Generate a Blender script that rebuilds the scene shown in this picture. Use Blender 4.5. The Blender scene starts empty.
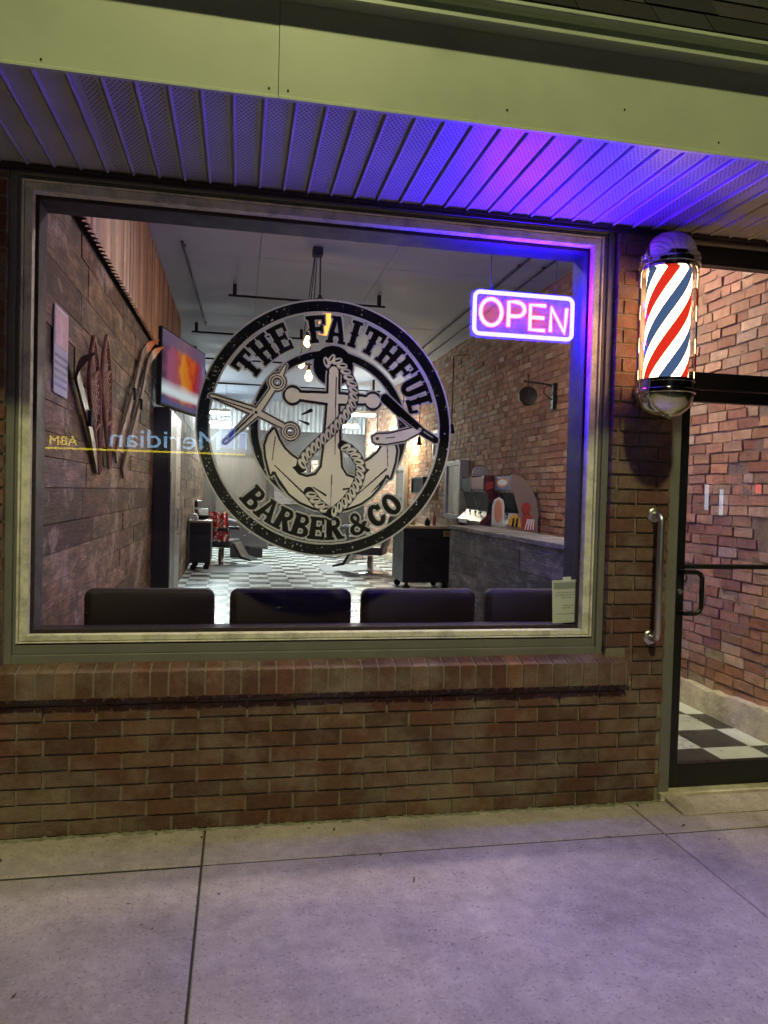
import bpy, math, random
import numpy as np
from mathutils import Vector, Matrix, Euler
R = random.Random(7)
S = bpy.context.scene
COL = S.collection
PI = math.pi

# ------------------------------------------------------------------ materials
def nodes(name):
    m = bpy.data.materials.new(name); m.use_nodes = True
    nt = m.node_tree; nt.nodes.clear()
    out = nt.nodes.new('ShaderNodeOutputMaterial')
    return m, nt, out
def N(nt, t, **kw):
    n = nt.nodes.new(t)
    for k, v in kw.items():
        if k in n.inputs.keys(): n.inputs[k].default_value = v
        else: setattr(n, k, v)
    return n
def mixc(nt, fac, a, b, mode='MIX'):
    n = nt.nodes.new('ShaderNodeMix'); n.data_type = 'RGBA'; n.blend_type = mode
    for s, v in ((0, fac), (6, a), (7, b)):
        if hasattr(v, 'is_linked'): nt.links.new(v, n.inputs[s])
        elif s == 0: n.inputs[0].default_value = v
        else: n.inputs[s].default_value = (*v[:3], 1)
    return n.outputs[2]
def noise(nt, vec, scale, detail=4, rough=.6):
    n = N(nt, 'ShaderNodeTexNoise'); n.inputs['Scale'].default_value = scale
    n.inputs['Detail'].default_value = detail; n.inputs['Roughness'].default_value = rough
    nt.links.new(vec, n.inputs['Vector']); return n.outputs['Fac']
def ramp(nt, fac, stops, interp='LINEAR'):
    n = nt.nodes.new('ShaderNodeValToRGB'); n.color_ramp.interpolation = interp
    el = n.color_ramp.elements
    while len(el) < len(stops): el.new(0.5)
    for e, (p, c) in zip(el, stops):
        e.position = p; e.color = (*c, 1) if len(c) == 3 else c
    nt.links.new(fac, n.inputs[0]); return n.outputs[0]
def math_(nt, op, a, b=None, c=None):
    n = nt.nodes.new('ShaderNodeMath'); n.operation = op
    for i, v in enumerate((a, b, c)):
        if v is None: continue
        if hasattr(v, 'is_linked'): nt.links.new(v, n.inputs[i])
        else: n.inputs[i].default_value = v
    return n.outputs[0]
def g(v): return (v, v, v)
def pm(name, base, rough=.6, metal=0., var=.25, scale=6, bump=.15, bscale=70, attr=False, stretch=None,
       dark=None, dscale=2.5, damt=.5, spec=.5, coat=0., translucent=0., rvar=.12):
    """principled surface with two octaves of colour wear, roughness wear and bump"""
    m, nt, out = nodes(name)
    tc = N(nt, 'ShaderNodeTexCoord'); vec = tc.outputs['Object']
    if stretch:
        mp = N(nt, 'ShaderNodeMapping'); mp.inputs['Scale'].default_value = stretch
        nt.links.new(vec, mp.inputs[0]); vec = mp.outputs[0]
    b = N(nt, 'ShaderNodeBsdfPrincipled')
    n1 = noise(nt, vec, scale, 6, .65)
    if attr:
        a = N(nt, 'ShaderNodeAttribute'); a.attribute_name = 'col'; basec = a.outputs['Color']
    else:
        rgb = N(nt, 'ShaderNodeRGB'); rgb.outputs[0].default_value = (*base, 1); basec = rgb.outputs[0]
    f = ramp(nt, n1, [(.25, g(1 - var)), (.75, g(1 + var * .6))])
    c = mixc(nt, 1., basec, f, 'MULTIPLY')
    if dark:
        n3 = noise(nt, vec, dscale, 5, .7)
        k = ramp(nt, n3, [(.45, g(0)), (.68, g(damt))])
        c = mixc(nt, k, c, dark)
    nt.links.new(c, b.inputs['Base Color'])
    r = ramp(nt, n1, [(.3, g(max(0.02, rough - rvar))), (.7, g(min(1, rough + rvar)))])
    nt.links.new(r, b.inputs['Roughness'])
    b.inputs['Metallic'].default_value = metal
    b.inputs['Specular IOR Level'].default_value = spec
    b.inputs['Coat Weight'].default_value = coat
    if bump:
        n2 = noise(nt, vec, bscale, 4, .6)
        bp = N(nt, 'ShaderNodeBump'); bp.inputs['Strength'].default_value = bump; bp.inputs['Distance'].default_value = .01
        nt.links.new(n2, bp.inputs['Height']); nt.links.new(bp.outputs[0], b.inputs['Normal'])
    sh = b.outputs[0]
    if translucent:
        t = N(nt, 'ShaderNodeBsdfTranslucent'); nt.links.new(c, t.inputs[0])
        mx = N(nt, 'ShaderNodeMixShader'); mx.inputs[0].default_value = translucent
        nt.links.new(sh, mx.inputs[1]); nt.links.new(t.outputs[0], mx.inputs[2]); sh = mx.outputs[0]
    nt.links.new(sh, out.inputs[0])
    return m
def em(name, color, strength):
    m, nt, out = nodes(name)
    e = N(nt, 'ShaderNodeEmission'); e.inputs[0].default_value = (*color, 1); e.inputs[1].default_value = strength
    nt.links.new(e.outputs[0], out.inputs[0]); return m
def glass(name, tint=(1, 1, 1), ior=1.5, rough=0.0):
    m, nt, out = nodes(name)
    t = N(nt, 'ShaderNodeBsdfTransparent'); t.inputs[0].default_value = (*tint, 1)
    gl = N(nt, 'ShaderNodeBsdfGlossy'); gl.inputs['Roughness'].default_value = rough
    ge = N(nt, 'ShaderNodeNewGeometry'); dt = nt.nodes.new('ShaderNodeVectorMath'); dt.operation = 'DOT_PRODUCT'
    nt.links.new(ge.outputs['Incoming'], dt.inputs[0]); nt.links.new(ge.outputs['Normal'], dt.inputs[1])
    c1 = math_(nt, 'SUBTRACT', 1., math_(nt, 'MINIMUM', math_(nt, 'ABSOLUTE', dt.outputs['Value']), 1.))
    f0 = ((ior - 1) / (ior + 1)) ** 2
    fr = math_(nt, 'ADD', math_(nt, 'MULTIPLY', math_(nt, 'POWER', c1, 5.), 1 - f0), f0)
    mx = N(nt, 'ShaderNodeMixShader')
    nt.links.new(fr, mx.inputs[0]); nt.links.new(t.outputs[0], mx.inputs[1]); nt.links.new(gl.outputs[0], mx.inputs[2])
    nt.links.new(mx.outputs[0], out.inputs[0]); return m

M = {}
M['brick'] = pm('brown face brick', g(1), .85, attr=True, var=.45, scale=34, bump=.7, bscale=150, dark=(.36, .33, .27), dscale=3.4, damt=.42)
M['mortar'] = pm('sandy mortar', (.23, .195, .15), .95, var=.3, scale=30, bump=.6, bscale=150)
M['inbrick'] = pm('old reclaimed brick', g(1), .85, attr=True, var=.4, scale=18, bump=.7, bscale=70, dark=(.42, .34, .28), dscale=1.3, damt=.35)
M['inmortar'] = pm('crumbly old mortar', (.29, .21, .155), .95, var=.4, scale=14, bump=.9, bscale=60)
M['plinth'] = pm('rough cast concrete', (.64, .56, .45), .9, var=.35, scale=9, bump=.7, bscale=40, dark=(.2, .16, .13), dscale=6, damt=.5)
M['concrete'] = None
M['frame'] = pm('grey green painted metal', (.165, .158, .145), .5, var=.15, scale=5, bump=.05, bscale=40, dark=(.10, .095, .085), dscale=4, damt=.35)
M['trim'] = pm('peeling cream paint', (.70, .67, .58), .6, var=.10, scale=9, bump=.3, bscale=60, dark=(.10, .085, .07), dscale=13, damt=.5)
M['jambwood'] = pm('dark purple brown wood', (.026, .016, .020), .55, var=.3, scale=10, bump=.2, bscale=50, dark=(.16, .13, .13), dscale=60, damt=.15, spec=.3)
M['fascia'] = pm('painted aluminium fascia', (.335, .365, .285), .42, var=.10, scale=2, bump=.06, bscale=9, dark=(.22, .25, .19), dscale=1.6, damt=.35)
M['gutter'] = pm('olive painted aluminium', (.30, .34, .27), .4, var=.1, scale=4, bump=.05, bscale=12)
M['shingle'] = pm('charcoal shingle', g(1), .95, attr=True, var=.5, scale=60, bump=.6, bscale=200, spec=.2)
M['blackmetal'] = pm('black anodised aluminium', (.005, .005, .006), .38, metal=.0, var=.3, scale=8, bump=.04, bscale=60)
M['chrome'] = pm('chrome', (.75, .74, .72), .1, metal=1, var=.08, scale=10, bump=.03, bscale=12, rvar=.06)
M['steel'] = pm('brushed stainless steel', (.60, .58, .55), .34, metal=1, var=.10, scale=14, bump=.0, rvar=.04)
def plankmat(name, cols, scuff):
    m, nt, out = nodes(name)
    tc = N(nt, 'ShaderNodeTexCoord'); v = tc.outputs['Object']
    def st(sc):
        mp = N(nt, 'ShaderNodeMapping'); mp.inputs['Scale'].default_value = sc; nt.links.new(v, mp.inputs[0]); return mp.outputs[0]
    a = N(nt, 'ShaderNodeAttribute'); a.attribute_name = 'col'
    fine = noise(nt, st((1, 3.0, 60)), 2.2, 5, .65); mid = noise(nt, st((1, 1.6, 5)), 2.6, 8, .72); big = noise(nt, st((1, .9, 1.3)), 2.3, 7, .75)
    c = mixc(nt, 1., a.outputs['Color'], ramp(nt, fine, [(.28, g(.35)), (.5, g(.95)), (.72, g(1.5))]), 'MULTIPLY')
    c = mixc(nt, 1., c, ramp(nt, mid, [(.32, g(.22)), (.5, g(.85)), (.64, g(1.8))]), 'MULTIPLY')
    c = mixc(nt, ramp(nt, big, [(.54, g(0)), (.64, g(.9))]), c, scuff)
    c = mixc(nt, ramp(nt, big, [(.30, g(.8)), (.42, g(0))]), c, (.02, .013, .010))
    b = N(nt, 'ShaderNodeBsdfPrincipled'); nt.links.new(c, b.inputs['Base Color'])
    nt.links.new(ramp(nt, mid, [(.3, g(.55)), (.7, g(.85))]), b.inputs['Roughness']); b.inputs['Specular IOR Level'].default_value = .25
    h = math_(nt, 'ADD', math_(nt, 'MULTIPLY', fine, .6), mid)
    bp = N(nt, 'ShaderNodeBump'); bp.inputs['Strength'].default_value = .6; bp.inputs['Distance'].default_value = .01
    nt.links.new(h, bp.inputs['Height']); nt.links.new(bp.outputs[0], b.inputs['Normal'])
    nt.links.new(b.outputs[0], out.inputs[0]); return m
M['paleplank'] = plankmat('reclaimed dark plank', None, (.36, .27, .21))
M['greyplank'] = plankmat('weathered grey plank', None, (.20, .19, .185))
M['rust'] = pm('rusted corrugated iron', g(1), .5, attr=True, metal=.1, var=.5, scale=5, bump=.2, bscale=40, stretch=(1, 2.2, .35), dark=(.22, .10, .05), dscale=3, damt=.6)
M['whitecorr'] = pm('pale corrugated steel', (.34, .36, .38), .4, metal=.2, var=.12, scale=4)
M['ceil'] = pm('grey painted ceiling', (.31, .37, .50), .75, var=.12, scale=1.2, bump=.1, bscale=20)
M['plaster'] = pm('painted plaster', (.07, .066, .066), .8, var=.15, scale=2)
M['backwood'] = pm('back wall panelling', g(1), .6, attr=True, var=.3, scale=4, bump=.25, bscale=30, stretch=(2.5, 1, .4))
M['black'] = pm('satin black laminate', (.016, .015, .016), .35, var=.3, scale=5, bump=.05, bscale=30)
M['blackp'] = pm('black plastic', (.016, .016, .018), .7, var=.2, scale=9, bump=.05, spec=.2)
M['dkbrown'] = pm('dark brown leatherette', (.017, .006, .008), .6, var=.25, scale=9, bump=.25, bscale=160, rvar=.08, spec=.3)
M['leather'] = pm('charcoal leather', (.05, .052, .058), .4, var=.2, scale=9, bump=.2, bscale=120)
M['greyleather'] = pm('grey leather', (.14, .14, .155), .45, var=.15, scale=9, bump=.2, bscale=120)
M['wood'] = pm('maple top', (.42, .30, .19), .5, var=.2, scale=6, bump=.1, stretch=(4, 1, 1))
M['oldwood'] = pm('varnished ash wood', (.20, .085, .045), .35, var=.4, scale=12, bump=.2, bscale=60, dark=(.45, .28, .16), dscale=9, damt=.5)
M['darkwood'] = pm('smoked dark wood', (.06, .028, .022), .4, var=.4, scale=12, bump=.2, bscale=60)
M['skibase'] = pm('pale worn ski wood', (.15, .075, .048), .6, var=.3, scale=10, bump=.15)
M['skitip'] = pm('orange painted tip', (.65, .20, .05), .4, var=.2, scale=10)
M['lacing'] = pm('rawhide lacing', (.30, .17, .10), .6, var=.3, scale=30)
M['steelside'] = pm('brushed grey steel', (.28, .26, .25), .35, metal=.8, var=.2, scale=3, stretch=(1, 1, 6))
M['paper'] = pm('white paper', (.72, .72, .66), .8, var=.06, scale=10, bump=.02, translucent=.35)
M['papergrey'] = pm('grey printed header', (.42, .44, .42), .8, var=.1, scale=10, translucent=.3)
M['ink'] = pm('grey print', (.34, .35, .35), .8, var=.1)
M['pinkprint'] = pm('pink printed picture', (.62, .36, .33), .6, var=.35, scale=9, dark=(.75, .6, .55), dscale=7, damt=.7)
M['mat'] = pm('grey rubber mat', (.28, .30, .32), .5, var=.2, scale=6)
M['beige'] = pm('beige laminate side', (.22, .17, .145), .55, var=.12, scale=4)
M['purplebk'] = pm('dark plum side art', (.045, .018, .032), .4, var=.3, scale=6, dark=(.22, .03, .03), dscale=4, damt=.7)
M['redart'] = pm('red printed art', (.34, .05, .04), .45, var=.35, scale=20)
M['bluemq'] = pm('blue marquee', (.07, .11, .42), .4, var=.2, scale=10)
M['white'] = pm('white laminate', (.72, .74, .75), .4, var=.08, scale=6)
M['orangeart'] = pm('orange print', (.75, .20, .05), .45, var=.2, scale=12)
M['yellow'] = pm('mustard print', (.58, .36, .06), .5, var=.2, scale=12)
M['screen'] = pm('dark glass screen', (.006, .006, .008), .45, var=.1, spec=.15)
M['mirror'] = pm('silvered mirror', (.8, .84, .86), .03, metal=1, var=.02, bump=0, rvar=.01)
M['mirframe'] = pm('grey painted mirror frame', (.30, .31, .32), .5, var=.2, scale=9)
M['clockface'] = pm('dusky clock face', (.13, .10, .11), .5, var=.3, scale=20)
M['green'] = pm('green sticker', (.20, .55, .12), .5, var=.1)
M['red'] = pm('red plastic', (.55, .05, .04), .5, var=.15)
M['asphalt'] = pm('asphalt', (.05, .05, .05), .9, var=.3, scale=20, bump=.5, bscale=200)
M['kerb'] = pm('kerb concrete', (.32, .31, .29), .9, var=.25, scale=6, bump=.4)
M['bankwall'] = pm('dark stucco', (.16, .15, .14), .9, var=.15, scale=3, bump=.3)
M['galv'] = pm('galvanised steel', (.40, .41, .42), .4, metal=.8, var=.15, scale=9)
M['decalblack'] = pm('black vinyl', (.010, .009, .014), .45, var=.2, scale=14, bump=.02)
M['decalpale'] = pm('pale grey vinyl edge', (.50, .50, .47), .5, var=.12, scale=20, bump=.02, translucent=.4)
M['decalcream'] = pm('cream frosted vinyl', (.76, .74, .57), .55, var=.10, scale=5, bump=.02, translucent=.6)
M['leaf'] = pm('dry leaf', (.10, .07, .03), .9, var=.4, scale=40)
M['dirt'] = pm('crumbled mortar and moss', (.26, .245, .19), 1., var=.5, scale=30, bump=.8, bscale=90, dark=(.09, .095, .05), dscale=9, damt=.8)
M['joint'] = pm('joint dirt', (.045, .04, .032), 1., var=.4, scale=30, bump=.5)
M['glass'] = glass('window glass', (.98, .99, .985), 1.32)
M['doorglass'] = glass('door glass', (.95, .96, .955), 1.32)
M['tubeglass'] = glass('pole glass', (.98, .98, .98), 1.45)
M['fluo'] = em('fluorescent tube light', (.86, 1., 1.), 370)
M['bulb'] = em('warm filament bulb', (1., .50, .13), 70)
M['bulbw'] = em('warm white bulb', (1., .70, .34), 800)
M['flush'] = em('warm white diffuser', (1., .86, .68), 215)
M['amber'] = em('amber lamp shade', (1., .38, .06), 2.5)
M['neonblue'] = em('blue white neon tube', (.0016, .0012, 1.), 860)
M['neonpink'] = em('pink white neon tube', (1., .026, .17), 42)
M['lens'] = em('street lamp lens', (.95, 1., .55), 25)
M['signblue'] = em('pale blue sign letter', (.30, .52, .78), 17)
M['signyellow'] = em('yellow sign line', (.90, .70, .03), 15)
M['signlogo'] = em('blue logo panel', (.04, .08, .55), 12)
M['litwin'] = em('lit strip window', (.55, .72, .9), 15)
M['redlamp'] = em('red lamp', (1., .05, .06), 16)

def concrete():
    m, nt, out = nodes('sidewalk concrete')
    tc = N(nt, 'ShaderNodeTexCoord'); v = tc.outputs['Object']
    b = N(nt, 'ShaderNodeBsdfPrincipled')
    n1 = noise(nt, v, 1.5, 10, .72); n2 = noise(nt, v, 14, 6, .7); n3 = noise(nt, v, 85, 2, .55); n4 = noise(nt, v, 4.2, 6, .75)
    mp = N(nt, 'ShaderNodeMapping'); mp.inputs['Scale'].default_value = (60, 3, 1); mp.inputs['Rotation'].default_value = (0, 0, .06)
    nt.links.new(v, mp.inputs[0]); n5 = noise(nt, mp.outputs[0], 2.2, 3, .5)
    c = ramp(nt, n1, [(.3, (.275, .222, .20)), (.5, (.405, .338, .312)), (.72, (.50, .425, .392))])
    c = mixc(nt, 1., c, ramp(nt, n2, [(.3, g(.80)), (.7, g(1.12))]), 'MULTIPLY')
    c = mixc(nt, ramp(nt, n3, [(.60, g(0)), (.70, g(.6))]), c, (.14, .125, .12)); c = mixc(nt, ramp(nt, n3, [(.28, g(.5)), (.38, g(0))]), c, (.55, .52, .50))
    n6 = noise(nt, v, 42, 3, .6); c = mixc(nt, ramp(nt, n6, [(.64, g(0)), (.70, g(.6))]), c, (.12, .11, .10))
    c = mixc(nt, ramp(nt, n4, [(.56, g(0)), (.72, g(.55))]), c, (.20, .18, .165))
    c = mixc(nt, ramp(nt, n4, [(.22, g(.35)), (.34, g(0))]), c, (.42, .40, .375))
    c = mixc(nt, 1., c, ramp(nt, n5, [(.35, g(.975)), (.65, g(1.02))]), 'MULTIPLY')
    nt.links.new(c, b.inputs['Base Color']); b.inputs['Roughness'].default_value = .86
    b.inputs['Specular IOR Level'].default_value = .35
    h = math_(nt, 'ADD', math_(nt, 'MULTIPLY', n3, .5), math_(nt, 'ADD', n2, math_(nt, 'MULTIPLY', n5, .25)))
    bp = N(nt, 'ShaderNodeBump'); bp.inputs['Strength'].default_value = .55; bp.inputs['Distance'].default_value = .008
    nt.links.new(h, bp.inputs['Height']); nt.links.new(bp.outputs[0], b.inputs['Normal'])
    nt.links.new(b.outputs[0], out.inputs[0]); return m
M['concrete'] = concrete()

def checker():
    m, nt, out = nodes('checkerboard tile')
    tc = N(nt, 'ShaderNodeTexCoord'); v = tc.outputs['Object']
    mp = N(nt, 'ShaderNodeMapping'); T = .302
    mp.inputs['Location'].default_value = (-(3.655) / T, -(.522) / T, 0.31); mp.inputs['Scale'].default_value = (1 / T, 1 / T, .1)
    nt.links.new(v, mp.inputs[0])
    ck = N(nt, 'ShaderNodeTexChecker'); ck.inputs['Scale'].default_value = 1
    ck.inputs[1].default_value = (.035, .038, .04, 1); ck.inputs[2].default_value = (.70, .74, .73, 1)
    nt.links.new(mp.outputs[0], ck.inputs[0])
    n = noise(nt, v, 5, 6, .7)
    c = mixc(nt, 1., ck.outputs[0], ramp(nt, n, [(.3, g(.80)), (.7, g(1.05))]), 'MULTIPLY')
    b = N(nt, 'ShaderNodeBsdfPrincipled'); nt.links.new(c, b.inputs['Base Color'])
    nt.links.new(ramp(nt, n, [(.3, g(.22)), (.7, g(.42))]), b.inputs['Roughness'])
    nt.links.new(b.outputs[0], out.inputs[0]); return m
M['checker'] = checker()

def soffitmat():
    m, nt, out = nodes('perforated soffit')
    tc = N(nt, 'ShaderNodeTexCoord'); v = tc.outputs['Object']
    sx = N(nt, 'ShaderNodeSeparateXYZ'); nt.links.new(v, sx.inputs[0])
    P = .0165
    def cell(ox):
        fx = math_(nt, 'SUBTRACT', math_(nt, 'FRACT', math_(nt, 'ADD', math_(nt, 'DIVIDE', sx.outputs[0], P), ox + 100)), .5)
        fy = math_(nt, 'SUBTRACT', math_(nt, 'FRACT', math_(nt, 'ADD', math_(nt, 'DIVIDE', sx.outputs[1], P * 1.6), ox + 100)), .5)
        fy = math_(nt, 'MULTIPLY', fy, 1.6)
        d = math_(nt, 'SQRT', math_(nt, 'ADD', math_(nt, 'MULTIPLY', fx, fx), math_(nt, 'MULTIPLY', fy, fy)))
        return math_(nt, 'LESS_THAN', d, .27)
    hole = math_(nt, 'MAXIMUM', cell(0.), cell(.5))
    ribx = math_(nt, 'FRACT', math_(nt, 'ADD', math_(nt, 'DIVIDE', sx.outputs[0], .1), 100.0))
    flat = math_(nt, 'MULTIPLY', math_(nt, 'GREATER_THAN', ribx, .22), math_(nt, 'LESS_THAN', ribx, .95))
    # solid panels at the left end, vented panels after it
    vented = math_(nt, 'MULTIPLY', math_(nt, 'GREATER_THAN', sx.outputs[0], -1.055), math_(nt, 'LESS_THAN', sx.outputs[0], 1.455))
    hole = math_(nt, 'MULTIPLY', hole, math_(nt, 'MULTIPLY', flat, vented))
    n = noise(nt, v, 5, 5, .6)
    c = mixc(nt, 1., (.34, .325, .34), ramp(nt, n, [(.3, g(.85)), (.7, g(1.08))]), 'MULTIPLY')
    c = mixc(nt, math_(nt, 'MULTIPLY', hole, .92), c, (.02, .02, .02))
    b = N(nt, 'ShaderNodeBsdfPrincipled'); nt.links.new(c, b.inputs['Base Color'])
    b.inputs['Roughness'].default_value = .42
    nt.links.new(b.outputs[0], out.inputs[0]); return m
M['soffit'] = soffitmat()

def polemat():
    m, nt, out = nodes('lit barber stripes')
    tc = N(nt, 'ShaderNodeTexCoord'); sx = N(nt, 'ShaderNodeSeparateXYZ'); nt.links.new(tc.outputs['Object'], sx.inputs[0])
    a = math_(nt, 'ARCTAN2', sx.outputs[1], sx.outputs[0])
    t = math_(nt, 'SUBTRACT', math_(nt, 'DIVIDE', sx.outputs[2], .288), math_(nt, 'MULTIPLY', a, 3 / (2 * PI)))
    t = math_(nt, 'FRACT', math_(nt, 'ADD', t, 99.98))
    c = ramp(nt, t, [(0, (.054, .0022, .0012)), (.28, (1.1, .62, .26)), (.5, (.0044, .008, .0165)), (.77, (1.1, .62, .26))], 'CONSTANT')
    e = N(nt, 'ShaderNodeEmission'); nt.links.new(c, e.inputs[0]); e.inputs[1].default_value = 15.
    nt.links.new(e.outputs[0], out.inputs[0]); return m
M['stripes'] = polemat()

def tvmat():
    m, nt, out = nodes('tv picture')
    tc = N(nt, 'ShaderNodeTexCoord'); v = tc.outputs['UV']
    sx = N(nt, 'ShaderNodeSeparateXYZ'); nt.links.new(v, sx.inputs[0])
    w = noise(nt, v, 2.2, 3, .6)
    mp = N(nt, 'ShaderNodeMapping'); mp.inputs['Scale'].default_value = (3.4, 1.8, 1); mp.inputs['Rotation'].default_value = (0, 0, .5); nt.links.new(v, mp.inputs[0])
    n = noise(nt, mp.outputs[0], 1.5, 4, .6)
    x = math_(nt, 'ADD', sx.outputs[0], math_(nt, 'MULTIPLY', math_(nt, 'SUBTRACT', n, .5), .55))
    c = ramp(nt, x, [(0, (.10, .055, .10)), (.16, (.42, .12, .22)), (.32, (.50, .10, .10)), (.45, (.85, .34, .04)), (.58, (.80, .16, .02)), (.70, (.48, .03, .03)), (.86, (.34, .08, .16)), (1, (.25, .2, .4))])
    top = math_(nt, 'ADD', sx.outputs[1], math_(nt, 'MULTIPLY', w, .16))
    c = mixc(nt, ramp(nt, top, [(.84, g(0)), (.92, g(.85))]), c, (.17, .13, .22))
    bot = math_(nt, 'ADD', sx.outputs[1], math_(nt, 'MULTIPLY', w, -.10))
    c = mixc(nt, ramp(nt, bot, [(.06, g(0)), (.12, g(1)), (.17, g(1)), (.30, g(0))]), c, (.85, .95, 1.))
    c = mixc(nt, ramp(nt, bot, [(.0, g(.9)), (.09, g(0))]), c, (.10, .13, .3))
    e = N(nt, 'ShaderNodeEmission'); nt.links.new(c, e.inputs[0]); e.inputs[1].default_value = .62
    nt.links.new(e.outputs[0], out.inputs[0]); return m
M['tv'] = tvmat()

def capemat():
    m, nt, out = nodes('red dotted cape cloth')
    tc = N(nt, 'ShaderNodeTexCoord')
    vo = N(nt, 'ShaderNodeTexVoronoi'); vo.inputs['Scale'].default_value = 17; nt.links.new(tc.outputs['Object'], vo.inputs['Vector'])
    c = ramp(nt, vo.outputs['Distance'], [(0, (.85, .8, .78)), (.42, (.62, .05, .04))], 'CONSTANT')
    b = N(nt, 'ShaderNodeBsdfPrincipled'); nt.links.new(c, b.inputs['Base Color']); b.inputs['Roughness'].default_value = .8
    nt.links.new(b.outputs[0], out.inputs[0]); return m
M['cape'] = capemat()

def acrylic():
    m, nt, out = nodes('clear acrylic backing')
    t = N(nt, 'ShaderNodeBsdfTransparent'); d = N(nt, 'ShaderNodeBsdfDiffuse'); d.inputs[0].default_value = (.8, .8, .8, 1)
    tr = N(nt, 'ShaderNodeBsdfTranslucent'); tr.inputs[0].default_value = (.8, .8, .8, 1)
    m1 = N(nt, 'ShaderNodeMixShader'); m1.inputs[0].default_value = .5
    nt.links.new(d.outputs[0], m1.inputs[1]); nt.links.new(tr.outputs[0], m1.inputs[2])
    m2 = N(nt, 'ShaderNodeMixShader'); m2.inputs[0].default_value = .07
    nt.links.new(t.outputs[0], m2.inputs[1]); nt.links.new(m1.outputs[0], m2.inputs[2])
    nt.links.new(m2.outputs[0], out.inputs[0]); return m
M['acrylic'] = acrylic()

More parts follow.
